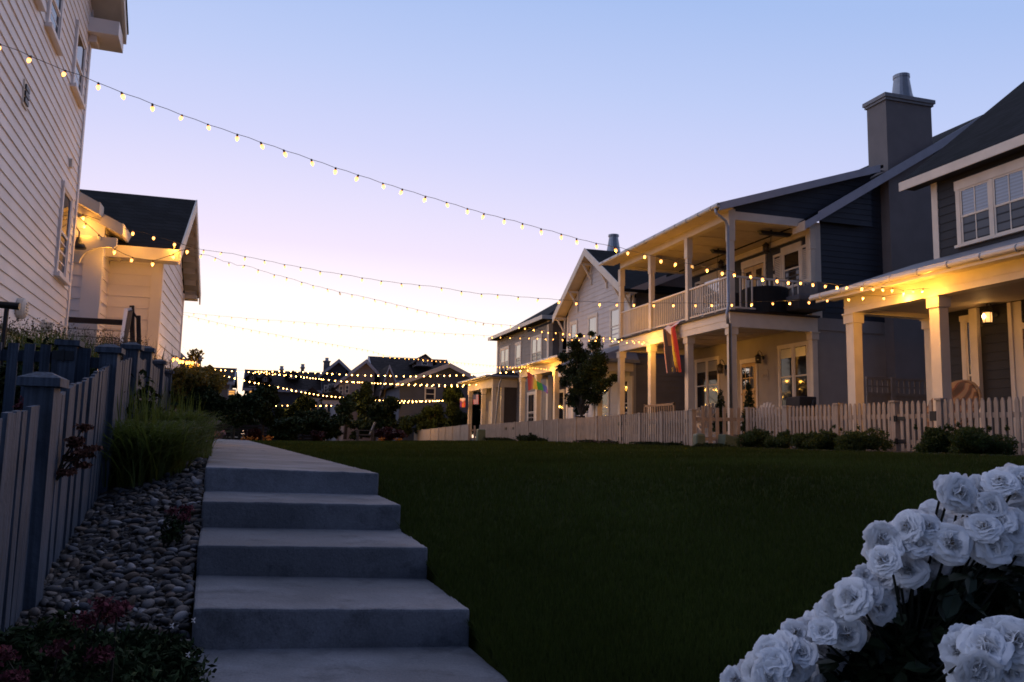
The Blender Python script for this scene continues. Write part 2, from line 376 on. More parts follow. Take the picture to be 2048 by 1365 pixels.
SKY = [(0, (1.55,1.15,.85)), (.05, (1.5,1.2,.94)), (.09, (1.28,1.08,.95)), (.14, (1.02,.91,.965)), (.175, (.88,.775,.965)), (.215, (.78,.73,.96)), (.27, (.64,.66,.95)), (.34, (.51,.60,.915)),
       (.42, (.385,.52,.865)), (.5, (.38,.53,.89)), (.62, (.90,.94,1.26)), (.8, (.55,.62,.92)), (.97, (.16,.245,.53)), (1.14, (.09,.145,.33)), (1.4, (.03,.048,.11))]  # includes a bright band out of view, added to light the cream wall
el = ramp.color_ramp.elements
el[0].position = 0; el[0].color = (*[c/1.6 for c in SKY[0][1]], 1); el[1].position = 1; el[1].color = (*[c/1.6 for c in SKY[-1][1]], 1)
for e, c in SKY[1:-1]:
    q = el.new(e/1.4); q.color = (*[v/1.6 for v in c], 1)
sky = N.new('ShaderNodeTexSky'); sky.sky_type = 'NISHITA'; sky.sun_disc = False; sky.sun_elevation = math.radians(1.0); sky.sun_rotation = SAZ
sky.altitude = 2000
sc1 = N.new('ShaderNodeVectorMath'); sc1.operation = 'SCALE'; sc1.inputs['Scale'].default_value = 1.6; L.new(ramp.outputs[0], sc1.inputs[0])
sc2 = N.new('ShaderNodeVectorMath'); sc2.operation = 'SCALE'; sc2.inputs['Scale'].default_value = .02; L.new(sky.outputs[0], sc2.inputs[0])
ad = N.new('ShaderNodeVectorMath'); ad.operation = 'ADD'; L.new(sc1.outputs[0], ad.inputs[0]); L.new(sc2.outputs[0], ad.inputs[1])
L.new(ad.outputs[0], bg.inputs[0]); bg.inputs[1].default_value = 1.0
sl = bpy.data.lights.new('sun', 'SUN'); so = bpy.data.objects.new('sun', sl); COL.objects.link(so)
sl.energy = .12; sl.angle = math.radians(25); sl.color = (1, .72, .5)
so.rotation_euler = Vector((-SUN[0], -SUN[1], -math.tan(math.radians(5)))).to_track_quat('-Z', 'Y').to_euler()

S.view_settings.view_transform = 'Standard'; S.view_settings.look = 'None'; S.view_settings.exposure = 0; S.view_settings.gamma = 1
S.cycles.max_bounces = 6; S.cycles.diffuse_bounces = 3; S.cycles.glossy_bounces = 3; S.cycles.use_denoising = True
S.cycles.use_light_tree = True; S.cycles.sample_clamp_indirect = 4; S.cycles.filter_width = 1.7
S.cycles.caustics_reflective = False; S.cycles.caustics_refractive = False

# ---------------------------------------------------------------- ground levels
PD = np.array([-.053, .9986, 0])                    # direction of path and left-hand row
def fence_lx(Y): return -1.03-.053*(Y-4.4)
def path_l(Y): return -.376-.053*(Y-6.03)
def path_r(Y): return .822-.053*(Y-6.09)
def sst(t): t = np.clip(t, 0, 1); return t*t*(3-2*t)
FB = ([2,3.3,4.4,6.8,8.4,9.96,12.2,30,90], [-1.15,-.98,-.85,-.49,-.31,-.22,-.20,-.25,-.6])
SP = ([2,3.0,3.7,4.5,5.3,6.1,7,30,90], [-1.02,-1.0,-.86,-.70,-.52,-.36,-.29,-.28,-.6])
def far_drop(y): return -np.maximum(y-28, 0)*.007
def lawn_z(x, y):
    x = np.asarray(x, float); y = np.asarray(y, float)
    low = np.interp(y, [1.5,2.9,6.6,7.6], [-1.06,-1.03,-.35,-.30])
    return low+.17*sst((x-1)/9.5)*np.clip((y-2.5)/6, 0, 1)+far_drop(y)
def ground_z(x, y):
    x = np.asarray(x, float); y = np.asarray(y, float)
    fl = fence_lx(y); pl = path_l(y); pr = path_r(y)
    right = lawn_z(x, y)
    t = np.clip((x-fl)/(pl-fl), 0, 1)
    bed = np.interp(y, *FB)*(1-t)+np.interp(y, *SP)*t
    yard = np.interp(y, *FB)+1.2*sst((fl-x)/2.0)
    z = np.where(x < fl, yard, np.where(x < pl, bed, right))
    inp = (x > pl-.02) & (x < pr+.02) & (y < 31)
    return np.where(inp, z-.32, z)

xs = np.concatenate([np.arange(-14,-3,.6), np.arange(-3,1.6,.05), np.arange(1.6,14,.25), np.arange(14,62,2.5)])
ys = np.concatenate([np.arange(.5,2,.3), np.arange(2,9,.09), np.arange(9,22,.3), np.arange(22,60,1.2), np.arange(60,150,5)])
GX, GY = np.meshgrid(xs, ys); GZ = ground_z(GX, GY)
nx, ny = len(xs), len(ys)
idx = np.arange(nx*ny).reshape(ny, nx)
Fq = np.stack([idx[:-1,:-1], idx[:-1,1:], idx[1:,1:], idx[1:,:-1]], -1).reshape(-1,4)
g = MB().arrays(np.stack([GX,GY,GZ],-1).reshape(-1,3), Fq).build('lawn', grassm, smooth=True, kind='structure')
MB().add([(-900,-300,-1.6),(900,-300,-1.6),(900,1500,-1.6),(-900,1500,-1.6)], [(0,1,2,3)]).build('ground', mat('far_ground', (.02,.022,.014), .95, .3, .2), kind='structure')

# gravel bed between fence and steps, and the strip under the right-hand fence
b = MB(); yy = np.arange(2.2, 30, .15); V = []
for y in yy:
    for t in np.linspace(0, 1, 9):
        x = fence_lx(y)-.05+(path_l(y)-fence_lx(y)+.04)*t; V.append((x, y, float(np.interp(y,*FB)*(1-t)+np.interp(y,*SP)*t)+.012))
idx = np.arange(len(V)).reshape(-1, 9)
b.arrays(np.array(V), np.stack([idx[:-1,:-1], idx[:-1,1:], idx[1:,1:], idx[1:,:-1]], -1).reshape(-1,4)).build('bed_soil', soil, kind='structure')

# ---------------------------------------------------------------- steps and path
def worn(o, bev=.013):
    me = o.data; bm = bmesh.new(); bm.from_mesh(me)
    bmesh.ops.subdivide_edges(bm, edges=[e for e in bm.edges if e.calc_length() > .6], cuts=22, use_grid_fill=True)
    bm.normal_update(); sharp = [e for e in bm.edges if len(e.link_faces) == 2 and e.calc_face_angle() > .6]
    vs = {v for e in sharp for v in e.verts}
    for v in vs: v.co += Vector(rng.normal(size=3)*.0011)
    bmesh.ops.bevel(bm, geom=sharp, offset=bev, segments=2, affect='EDGES', profile=.6, clamp_overlap=True)
    bm.to_mesh(me); bm.free(); me.update()
    return o
NL = [np.array(p) for p in ((-.376,6.028,-.237), (-.332,5.25,-.407), (-.293,4.494,-.569), (-.243,3.71,-.725))]
NR = [np.array(p) for p in ((.822,6.091,-.275), (.866,5.314,-.44), (.904,4.558,-.61), (.954,3.774,-.789))]
m = MB()
for i in range(1, 4):
    a, c = NL[i], NR[i]; bl = NL[i-1]+PD*.10; br = NR[i-1]+PD*.10
    A2 = np.array([bl[0], bl[1], a[2]+.010]); C2 = np.array([br[0], br[1], c[2]+.010])
    dn = np.array([0,0,.36])
    m.hexa([a-dn, c-dn, C2-dn, A2-dn, a, c, C2, A2])
worn(m.build('steps', conc, kind='structure'))
m = MB()
t = 0; first = True
while t < 25:
    ln = 1.5 if not first else 2.0
    a = NL[0]+PD*t; c = NR[0]+PD*t; A2 = NL[0]+PD*(t+ln-.008); C2 = NR[0]+PD*(t+ln-.008)
    dn = np.array([0,0,.34 if first else .2])
    m.hexa([a-dn, c-dn, C2-dn, A2-dn, a, c, C2, A2]); t += ln; first = False
worn(m.build('path', conc, kind='structure'))
m = MB()
a = NL[3]-PD*1.9; c = NR[3]-PD*1.9; A2 = NL[3]+PD*.06; C2 = NR[3]+PD*.06
lv = np.array([0,0,-.165]); dn = np.array([0,0,.2])
m.hexa([a+lv-dn, c+lv-dn, C2+lv-dn, A2+lv-dn, a+lv, c+lv, C2+lv, A2+lv])
worn(m.build('lower_path', conc, kind='structure'))

# ---------------------------------------------------------------- river stones
def stone_mesh(k):
    bm = bmesh.new(); bmesh.ops.create_icosphere(bm, subdivisions=2, radius=1)
    r2 = np.random.default_rng(50+k); w = r2.normal(size=(3,3))*.9; ph = r2.random(3)*6
    for v in bm.verts:
        p = np.array(v.co); s = 1+.10*sum(math.sin(float(np.dot(w[i], p)*1.6+ph[i])) for i in range(3))
        v.co = Vector(p*s*np.array([1.0,.72,.50]))
    me = bpy.data.meshes.new('river_stone'); bm.to_mesh(me); bm.free(); me.materials.append(stonem)
    me.polygons.foreach_set('use_smooth', [True]*len(me.polygons)); return me
SM = [stone_mesh(k) for k in range(8)]
def bed_z(x, y):
    t = np.clip((x-fence_lx(y))/(path_l(y)-fence_lx(y)), 0, 1)
    return float(np.interp(y,*FB)*(1-t)+np.interp(y,*SP)*t)+.012
r3 = np.random.default_rng(5); pts = []; cells = {}
def try_stone(y, x, s):
    ci, cj = math.floor(x/.06), math.floor(y/.06)
    for a in (-1,0,1):
        for b_ in (-1,0,1):
            for q in cells.get((ci+a, cj+b_), ()):
                if (x-q[0])**2+(y-q[1])**2 < (.74*(s+q[2]))**2: return
    cells.setdefault((ci, cj), []).append((x, y, s)); pts.append((x, y, s))
for k in range(90000):
    y = 2.7+(r3.random()**1.25)*7.6; x = fence_lx(y)-.01+(path_l(y)-fence_lx(y)+.0)*r3.random()
    try_stone(y, x, .011+.016*r3.random()**1.6 if k > 2600 else .023+.013*r3.random())
def seen(p):
    c = R.T @ np.array(p); px = CX+F*c[0]/c[2]; py = CY-F*c[1]/c[2]
    return 60 < px < 430 and 930 < py < 1240
vis = [p for p in pts if seen((p[0], p[1], bed_z(p[0], p[1])))]
vis.sort(key=lambda p: -p[2]/p[1]); ind = set(vis[:300]); rest = MB()
me0 = []
for me in SM:
    V = np.array([v.co[:] for v in me.vertices]); me0.append((V, np.array([p.vertices[:] for p in me.polygons])))
Eu = __import__('mathutils').Euler
def baked(k, loc, rot, sc):
    A = np.array(Matrix.LocRotScale(Vector(loc), Eu(rot), Vector(sc))); rest.arrays(me0[k % 8][0] @ A[:3,:3].T+A[:3,3], me0[k % 8][1])
for i, p in enumerate(pts):
    z = bed_z(p[0], p[1])+p[2]*(.1+.45*r3.random())
    rot = (r3.normal()*.35, r3.normal()*.35, r3.random()*6.28); sc = (p[2]*(1.0+.5*r3.random()), p[2]*(.85+.4*r3.random()), p[2]*(.8+.5*r3.random()))
    if p in ind:
        o = bpy.data.objects.new('river_stone', SM[i % 8]); COL.objects.link(o); o.location = (p[0], p[1], z); o.rotation_euler = rot; o.scale = sc
        tag(o, 'rounded grey river stone lying in the bed between picket fence and steps', 'stone', 'river stones in the bed beside the steps')
    else: baked(i, (p[0],p[1],z), rot, sc)
for k in range(1400):       # loose stones along the foot of the right-hand fence
    y = 8.8+r3.random()*9.3; x = 10.25+r3.random()*1.2+(y-8.8)*.03; s_ = .018+.03*r3.random()
    baked(k, (x,y,float(lawn_z(x,y))+.01), (0,0,r3.random()*6), (s_,s_,s_))
rest.build('river_gravel', stonem, smooth=True, kind='stuff', label='mass of smaller grey river pebbles around fences and steps', cat='gravel')

# ---------------------------------------------------------------- grass blades
n = 230000
u = rng.random(n); y = 2.9/(1-u*(1-2.9/44))
x = path_r(np.minimum(y,30))+.012+rng.random(n)**1.1*(np.minimum(1.02*y+1.2, 11.2)-path_r(np.minimum(y,30)))
ok = (x < 10.25) | (y > 18); x = x[ok]; y = y[ok]; n = len(x)
z = lawn_z(x, y); h = (.022+.035*rng.random(n))*np.clip(y/14, 1, 1.6); w = (.0022+.002*rng.random(n))*np.clip(y/4, 1, 7)
edge_ = np.exp(-(x-path_r(y))/.05)*(y < 12); h = h*(1+1.1*edge_*rng.random(n))
a = rng.random(n)*6.283; ln = (.6+.5*edge_)*rng.random(n)*h
b0 = np.stack([x-np.cos(a)*w, y-np.sin(a)*w, z-.004], 1); b1 = np.stack([x+np.cos(a)*w, y+np.sin(a)*w, z-.004], 1)
a2 = np.where((edge_ > .4) & (rng.random(n) < .6), 3.14, rng.random(n)*6.283); tp = np.stack([x+np.cos(a2)*ln, y+np.sin(a2)*ln, z+h], 1)
V = np.stack([b0,b1,tp],1).reshape(-1,3)
g = MB().arrays(V, np.arange(3*n).reshape(n,3)).build('lawn_grass', blade_m, kind='stuff', label='short dark green mown grass covering the lawn', cat='grass')
# ================================================================ left-hand row
LN = np.array([.9986, .053, 0])                    # outward normal of the left walls (towards the lawn)
C0 = np.array([-3.38, 15.55, 0])
def lp(px, py, off=0): return px_pl(px, py, C0+LN*off, LN)
fl = FR(C0, -PD, LN)                                 # u runs from the far corner back towards the camera
def uv(px, py): p = lp(px, py); return float(np.dot(p-C0, -PD)), float(p[2])
house = thing('cream_house', C0+np.array([-2,-4,0.6]), 'tall cream clapboard house at the left edge, dryer vent in its wall', 'house')
zt = 8.3; zb = uv(0, 622)[1]
wall = MB(); siding(wall, fl, zb, zt, .12, 9.5, .158); wall.fb(fl, 0, 9.5, zb-1, zt, -.4, -.02)
wall.build('wall', cream, house)
MB().fb(fl, -.02, .12, zb-.1, zt, -.3, .035).build('corner_board', cream, house)
MB().fb(fl, -.02, 9.5, zb-.15, zb, -.1, .045).fb(fl, -.02, 9.5, zb-.18, zb-.15, -.1, .06).build('skirt_board', cream, house)
MB().fb(fl, -.0, 9.5, zb-1.5, zb-.18, -.3, -.03).build('foundation', mat('foundation', (.12,.11,.11), .9), house)
def lwin(tl, tr, bl, br):
    us = [uv(*q) for q in (tl, tr, bl, br)]
    u0 = min((us[1][0]+us[3][0])/2, 20); u1 = (us[0][0]+us[2][0])/2
    return u0, u1, (us[2][1]+us[3][1])/2, (us[0][1]+us[1][1])/2
u0,u1,v0,v1 = lwin((122.5,361),(142,391),(106,548),(124.5,573))
window(house, fl, u0+.09, u1-.09, v0+.06, v1-.1, pane_mat=glass, trim=cream)
u0b,u1b,v0b,v1b = lwin((151.6,34),(167,92),(138.5,178),(159,215))
window(house, fl, u0b+.09, u1b-.09, v0b+.06, v1b-.1, pane_mat=glass, trim=cream)
a = uv(110,128); c = uv(84.6,92); w3 = c[0]-a[0]
window(house, fl, a[0]+.09, c[0]-.09, v0b+.06, v1b-.1, pane_mat=glass, trim=cream)
a = uv(71,46); window(house, fl, a[0]+.09, a[0]+w3-.09, v0b+.06, v1b-.1, pane_mat=glass, trim=cream)
# dryer vent, junction box, round vent, hose bib
p = uv(47, 190); v = MB().fb(fl, p[0]-.13, p[0]+.13, p[1]-.16, p[1]+.16, 0, .03); v = v.build('dryer_vent', white, house)
q = MB()
for k in range(3): q.fb(fl, p[0]-.10, p[0]+.10, p[1]-.12+.085*k, p[1]-.06+.085*k, .03, .05)
q.build('louvre', black, v)
p = uv(137, 327); MB().fb(fl, p[0]-.05, p[0]+.05, p[1]-.07, p[1]+.07, 0, .06).build('outlet_box', white, house)
p = uv(33, 617); q = MB().lathe(fl.P(p[0], p[1], .02), [(.14,0),(.14,.07),(.10,.10)], 18, (fl.U, UP, fl.N)); q = q.build('round_vent', white, house)
qq = MB()
for k in range(4): qq.fb(fl, p[0]-.06, p[0]+.06, p[1]-.07+.04*k, p[1]-.055+.04*k, .115, .128)
qq.build('louvre', zinc, q)
p = uv(84, 658); MB().fb(fl, p[0]-.10, p[0]+.10, p[1]-.13, p[1]+.13, 0, .05).fb(fl, p[0]-.03, p[0]+.03, p[1]-.05, p[1]+.1, .05, .14).build('hose_bib_box', white, house)
# gable overhang with boxed return at the far corner
ez = uv(178, 100)[1]+.24
rk = MB()
Pq = fl.P
sl_ = .62
def rq(u, d, dz=0): return Pq(u, ez+.18+(u+.35)*sl_+dz, d)
rk.hexa([rq(-.35,0,0), rq(-.35,.50,0), rq(6,.50,0), rq(6,0,0), rq(-.35,0,.06), rq(-.35,.50,.06), rq(6,.50,.06), rq(6,0,.06)])
rk.build('rake_soffit', soffit, house)
rk = MB().hexa([rq(-.35,.50,-.05), rq(-.35,.55,-.05), rq(6,.55,-.05), rq(6,.50,-.05), rq(-.35,.50,.2), rq(-.35,.55,.2), rq(6,.55,.2), rq(6,.50,.2)])
rk.build('rake_board', white, house)
MB().hexa([rq(-.4,-4,.2), rq(-.4,.57,.2), rq(6,.57,.2), rq(6,-4,.2), rq(-.4,-4,.24), rq(-.4,.57,.24), rq(6,.57,.24), rq(6,-4,.24)]).build('roof', shingle, house)
MB().fb(fl, -.38, .35, ez-.04, ez+.22, -.02, .50).fb(fl, -.10, .2, ez-.16, ez-.04, -.02, .14).build('eave_return', cream, house)

# ---------------------------------------------------------------- annex
an = px_y(323, 540, 17.0); AX = an[0]; AY = 17.0
cot = thing('cream_cottage', (AX-1, 19, .3), 'low cream clapboard cottage with a dark shingled gable roof strung with bulbs', 'house')
SX = px_y(213, 600, AY)[0]
ezA = px_y(375, 513, 16.6)[2]
ff = FR((AX, AY, 0), (-1,0,0), (0,-1,0)); wf = AX-SX
w = MB(); siding(w, ff, .2, ezA+.25, .12, wf, .215); w.box(SX, AX, AY+.02, AY+4.3, .1, ezA-.3)
fs = FR((AX, AY, 0), (0,1,0), (1,0,0)); dS = 4.3
pk = px_y(392, 400, 19.15); ridge_z = pk[2]-.15; OV = pk[0]-AX
tanp = (ridge_z-(ezA+.02))/(19.15-16.6)
def gl(v): return 0.0 if v < ezA-.02 else min((v-ezA+.02)/tanp, dS/2)
siding(w, fs, .2, ridge_z-.1, lambda v: max(.0, gl(v)), lambda v: dS-max(.0, gl(v)), .215)
w.build('wall', cream, cot)
for q in (MB().fb(ff, -.03, .17, .1, ezA+.1, -.02, .035), MB().fb(fs, -.001, .13, .1, ezA+.05, -.02, .035), MB().fb(fs, dS-.12, dS+.02, .1, ezA, -.05, .035)): q.build('corner_board', cream, cot)
# roof: ridge along X, near slope and far slope, gable overhang to the right
def RP(x, y, dz=0): return (x, y, ridge_z-abs(y-19.15)*tanp+dz)
XR = AX+OV; XL = -6.5
MB().hexa([RP(XL,16.55), RP(XR,16.55), RP(XR,19.15), RP(XL,19.15), RP(XL,16.55,.12), RP(XR,16.55,.12), RP(XR,19.15,.14), RP(XL,19.15,.14)]).build('roof', shingle, cot)
MB().hexa([RP(XL,19.15), RP(XR,19.15), RP(XR,21.75), RP(XL,21.75), RP(XL,19.15,.14), RP(XR,19.15,.14), RP(XR,21.75,.12), RP(XL,21.75,.12)]).build('roof', shingle, cot)
s = MB()
for k in range(15):       # boards under the gable overhang
    y = 16.75+k*.34; s.box(AX+.02, XR-.06, y, y+.09, RP(0,y)[2]-.15, RP(0,y)[2]-.02)
s.hexa([RP(AX,16.6,-.02), RP(XR,16.6,-.02), RP(XR,19.15,-.02), RP(AX,19.15,-.02), RP(AX,16.6,-.003), RP(XR,16.6,-.003), RP(XR,19.15,-.003), RP(AX,19.15,-.003)])
s.hexa([RP(AX,19.15,-.02), RP(XR,19.15,-.02), RP(XR,21.7,-.02), RP(AX,21.7,-.02), RP(AX,19.15,-.003), RP(XR,19.15,-.003), RP(XR,21.7,-.003), RP(AX,21.7,-.003)])
s.box(AX, XR-.03, 21.3, 21.72, RP(0,21.7)[2]-.12, RP(0,21.7)[2]-.03)
s.build('gable_soffit', soffit, cot)
MB().hexa([RP(XR,16.5,-.14), RP(XR+.03,16.5,-.14), RP(XR+.03,19.15,-.14), RP(XR,19.15,-.14), RP(XR,16.5,.13), RP(XR+.03,16.5,.13), RP(XR+.03,19.15,.15), RP(XR,19.15,.15)]).hexa(
    [RP(XR,19.15,-.14), RP(XR+.03,19.15,-.14), RP(XR+.03,21.78,-.14), RP(XR,21.78,-.14), RP(XR,19.15,.15), RP(XR+.03,19.15,.15), RP(XR+.03,21.78,.13), RP(XR,21.78,.13)]).build('rake_board', white, cot)
z0 = RP(0,16.55)[2]
MB().box(XL, XR-.002, 16.47, 16.548, z0-.13, z0+.10).box(SX, XR-.05, 16.55, 17.0, z0-.10, z0-.07).build('fascia', white, cot)
# stepped alcove wall between the two buildings
al = FR((SX, 16.2, 0), (0,1,0), (1,0,0)); w = MB(); siding(w, al, .2, ezA+.5, .1, .8, .215); w.box(SX-2, SX-.02, 16.22, 17.2, .2, ezA+.5)
al2 = FR((SX, 16.2, 0), (-1,0,0), (0,-1,0)); siding(w, al2, .2, ezA+.5, .28, 2, .215)
w.build('wall', cream, cot)
for q in (MB().fb(al2, -.03, .28, .2, ezA+.5, -.02, .035), MB().fb(al, -.001, .1, .2, ezA+.5, -.02, .03)): q.build('corner_board', cream, cot)
# bracketed entry hood
A1 = px_y(150, 381, 15.75); B1 = px_y(196.5, 407.5, 15.75); B2 = px_y(204, 429, 16.05); C2 = px_y(243, 450, 16.05); D2 = px_y(264, 503, 16.6)
hd = MB()
d = np.array([0, .32, 0.0]); th = np.array([0,0,.09])
lo = A1+np.array([-1.2,0,1.2*(A1[2]-B1[2])/(B1[0]-A1[0])])
hd.hexa([lo-th, B1-th, B1+d-th, lo+d-th, lo, B1, B1+d, lo+d])
sl2 = (B2[2]-C2[2])/(C2[0]-B2[0]); lo2 = C2+np.array([-2.2,0,2.2*sl2]); d2 = np.array([0,.9,0])
hd.hexa([lo2-th, C2-th, C2+d2-th, lo2+d2-th, lo2, C2, C2+d2, lo2+d2])
hood = hd.build('entry_hood', shingle, cot)
f = MB()
for (a, b_, dd) in ((lo, B1, .34), (lo2, C2, .92)):
    e = np.array([0,-.035,0]); t0 = np.array([0,0,.02]); t1 = np.array([0,0,.19])
    f.hexa([a+e-t1, b_+e-t1, b_-t1, a-t1, a+e+t0, b_+e+t0, b_+t0, a+t0])
    r = np.array([.035,0,0]); q = np.array([0,dd,0])
    f.hexa([b_-t1+e, b_+r-t1+e, b_+r+q-t1, b_+q-t1, b_+e+t0, b_+r+e+t0, b_+r+q+t0, b_+q+t0])
f.build('hood_fascia', white, hood)
f = MB(); f.hexa([lo2-th*2, C2-th*2, C2+d2-th*2, lo2+d2-th*2, lo2-th*1.2, C2-th*1.2, C2+d2-th*1.2, lo2+d2-th*1.2]); f.hexa([lo-th*2, B1-th*2, B1+d-th*2, lo+d-th*2, lo-th*1.2, B1-th*1.2, B1+d-th*1.2, lo+d-th*1.2])
f.build('hood_soffit', soffit, hood)
def bracket(Y, px0, py0, px1, py1, dropz):
    a = px_y(px0, py0, Y); b_ = px_y(px1, py1, Y); xw = a[0]; xo = b_[0]; zt_ = (a[2]+b_[2])/2
    poly = [(xw-.25, Y, zt_), (xo, Y, zt_), (xo, Y, zt_-.14), (xo-.05, Y, zt_-.20)]
    for k in range(7):
        t = k/6; an_ = t*math.pi/2; poly.append((xw+.10+(xo-xw-.2)*(1-math.sin(an_)), Y, zt_-.17-(dropz-.17)*(1-math.cos(an_))))
    poly += [(xw-.25, Y, zt_-dropz)]
    return MB().prism(poly, (0,.10,0)).build('bracket', white, hood)
bracket(15.9, 150, 470, 234, 476, .50); bracket(16.75, 165, 497, 244, 503, .55)

lamp = px_y(157, 486, 15.75)
bl = thing('barn_lamp', lamp, 'dark gooseneck barn lamp under the entry hood of the cream cottage', 'lamp')
MB().lathe(lamp+[0,0,-.10], [(.13,0),(.135,.015),(.10,.08),(.05,.11),(.035,.2),(.0,.21)], 16).build('shade', black, bl, smooth=True)
MB().tube([lamp+[0,0,.1], lamp+[0,0,.2], lamp+[-.06,0,.28], lamp+[-.16,0,.29], lamp+[-.3,0,.24]], .014, 6).build('arm', black, bl)

# cable railing by the cottage door
p0 = px_y(148, 637, 15.8); p1 = px_y(258, 647, 15.8)
rl = thing('cable_railing', (p1[0], 15.8, .5), 'dark railing with thin cables and leaning handrail beside the cream cottage door', 'railing')
MB().box(p0[0]-.3, p1[0], 15.75, 15.85, p1[2]-.04, p1[2]+.05).build('top_rail', darkwood, rl)
q = MB()
for k in range(6): q.tube([(p0[0]-.3, 15.8, p1[2]-.15-.13*k), (p1[0]+.1, 15.8, p1[2]-.15-.13*k)], .006, 5)
q.build('cable', black, rl)
for (a, b_, wd) in (((264,612),(266,700),.075), ((277,632),(279,700),.07)):
    A_ = px_y(*a, 15.7); B_ = px_y(b_[0], b_[1]+30, 15.7); MB().bar(A_, B_, wd).build('post', darkwood, rl)
A_ = px_y(261,622,15.6); B_ = px_y(247,700,14.6); MB().bar(A_, B_, .07, .05).build('handrail', darkwood, rl)
A_ = px_y(252,620,15.55); B_ = px_y(242,690,14.7); MB().bar(A_, B_, .05, .05).bar(A_, px_y(262,618,15.6), .05, .05).build('stair_skirt', cream, rl)
A_ = px_y(266,624,15.7); B_ = px_y(280,646,15.7); MB().bar(A_, B_, .09, .03).build('handrail', darkwood, rl)

# ---------------------------------------------------------------- left picket fence along the bed
def fz_top(Y): return float(np.interp(Y, [2,3.3,4.4,6.8,8.4,9.96,12.2,16,24], [-.13,.02,.12,.50,.68,.80,.84,.86,.84]))
def fz_bot(Y): return float(np.interp(Y, *FB))-.02
fence = thing('picket_fence', (fence_lx(6), 6, -.6), 'shadowed grey picket fence with capped posts climbing beside the gravel bed on the left', 'fence')
posts = [2.25, 4.4, 6.8, 8.4, 9.96, 12.2, 14.2, 16.2, 18.2, 20.4, 22.6]
for i in range(len(posts)-1):
    Y = posts[i]+.13; pm_ = MB()
    while Y < posts[i+1]-.10:
        x = fence_lx(Y); j = random.uniform(-.009,.009); jt = j+random.uniform(-.008,.008); zt_j = random.uniform(-.012,.010)
        pm_.hexa([(x-.012+j,Y,fz_bot(Y)+.04),(x+.012+j,Y,fz_bot(Y)+.04),(x+.012+j,Y+.068,fz_bot(Y)+.04),(x-.012+j,Y+.068,fz_bot(Y)+.04),
                  (x-.012+jt,Y,fz_top(Y)+zt_j),(x+.012+jt,Y,fz_top(Y)+zt_j),(x+.012+jt,Y+.068,fz_top(Y+.068)+zt_j),(x-.012+jt,Y+.068,fz_top(Y+.068)+zt_j)])
        Y += .098
    for hh in (.22, .80):
        a, b_ = posts[i]+.06, posts[i+1]-.06; za = fz_bot(a)+(fz_top(a)-fz_bot(a))*hh; zb_ = fz_bot(b_)+(fz_top(b_)-fz_bot(b_))*hh
        xa, xb = fence_lx(a)-.03, fence_lx(b_)-.03
        pm_.hexa([(xa-.02,a,za-.04),(xa+.017,a,za-.04),(xb+.017,b_,zb_-.04),(xb-.02,b_,zb_-.04),(xa-.02,a,za+.04),(xa+.017,a,za+.04),(xb+.017,b_,zb_+.04),(xb-.02,b_,zb_+.04)])
    pm_.build('picket_panel', fence_l, fence)
def lpost(Y, parent, dx=0, top=None, w=.062):
    x = fence_lx(Y)+dx; t = top if top is not None else fz_top(Y)+.10
    p = MB().box(x-w, x+w, Y-w, Y+w, fz_bot(Y)-.1, t-.02).build('post', fence_l, parent)
    c = w+.03; MB().hexa([(x-c,Y-c,t-.02),(x+c,Y-c,t-.02),(x+c,Y+c,t-.02),(x-c,Y+c,t-.02),(x-c,Y-c,t+.02),(x+c,Y-c,t+.02),(x+c,Y+c,t+.02),(x-c,Y+c,t+.02)]).hexa(
        [(x-c,Y-c,t+.0205),(x+c,Y-c,t+.0205),(x+c,Y+c,t+.0205),(x-c,Y+c,t+.0205),(x-.03,Y-.03,t+.05),(x+.03,Y-.03,t+.05),(x+.03,Y+.03,t+.05),(x-.03,Y+.03,t+.05)]).build('post_cap', fence_l, p)
for Y in posts: lpost(Y, fence)

# cross fence with gate between the second post and the house
YG = 6.8
gx = lambda px: float(px_y(px, 720, YG)[0])
gt = thing('picket_gate', (gx(60), YG, -.2), 'grey flat-topped picket gate with black hinges in front of the cream house', 'gate')
pm_ = MB(); ztg = float(px_y(60, 688, YG)[2])
for px in (-46, -10, 25, 58, 90): 
    x = gx(px); pm_.box(x-.034, x+.034, YG-.012, YG+.012, -.45, ztg)
x0, x1 = gx(-60), gx(122)
pm_.box(x0, x1, YG+.0125, YG+.045, ztg-.13, ztg-.05).box(x0, x1, YG+.0125, YG+.045, -.30, -.22)
pm_.box(gx(116)-.04, gx(116)+.03, YG-.012, YG+.012, -.45, ztg-.05)
pm_.build('picket_panel', fence_l, gt)
hx, hz = gx(130), float(px_y(130, 713, YG)[2])
MB().box(hx-.07, hx+.07, YG-.078, YG-.066, hz-.035, hz+.035).box(hx-.01, hx+.01, YG-.085, YG-.06, hz-.045, hz+.045).build('hinge', black, gt)
cf = thing('fence_return', (gx(150), YG, -.2), 'short grey picket return with a capped hinge post beside the picket gate', 'fence')
p = MB().box(gx(137)-.06, gx(137)+.06, YG-.065, YG+.065, -.6, float(px_y(137,693,YG)[2])).build('post', fence_l, cf)
c = gx(137); t = float(px_y(137,693,YG)[2]); MB().box(c-.085, c+.085, YG-.09, YG+.09, t, t+.04).build('post_cap', fence_l, p)
x = gx(168); MB().box(x-.045, x+.045, YG-.012, YG+.012, -.5, float(px_y(168,697,YG)[2])).box(gx(149), gx(200), YG+.0125, YG+.045, ztg-.16, ztg-.08).build('picket_panel', fence_l, cf)

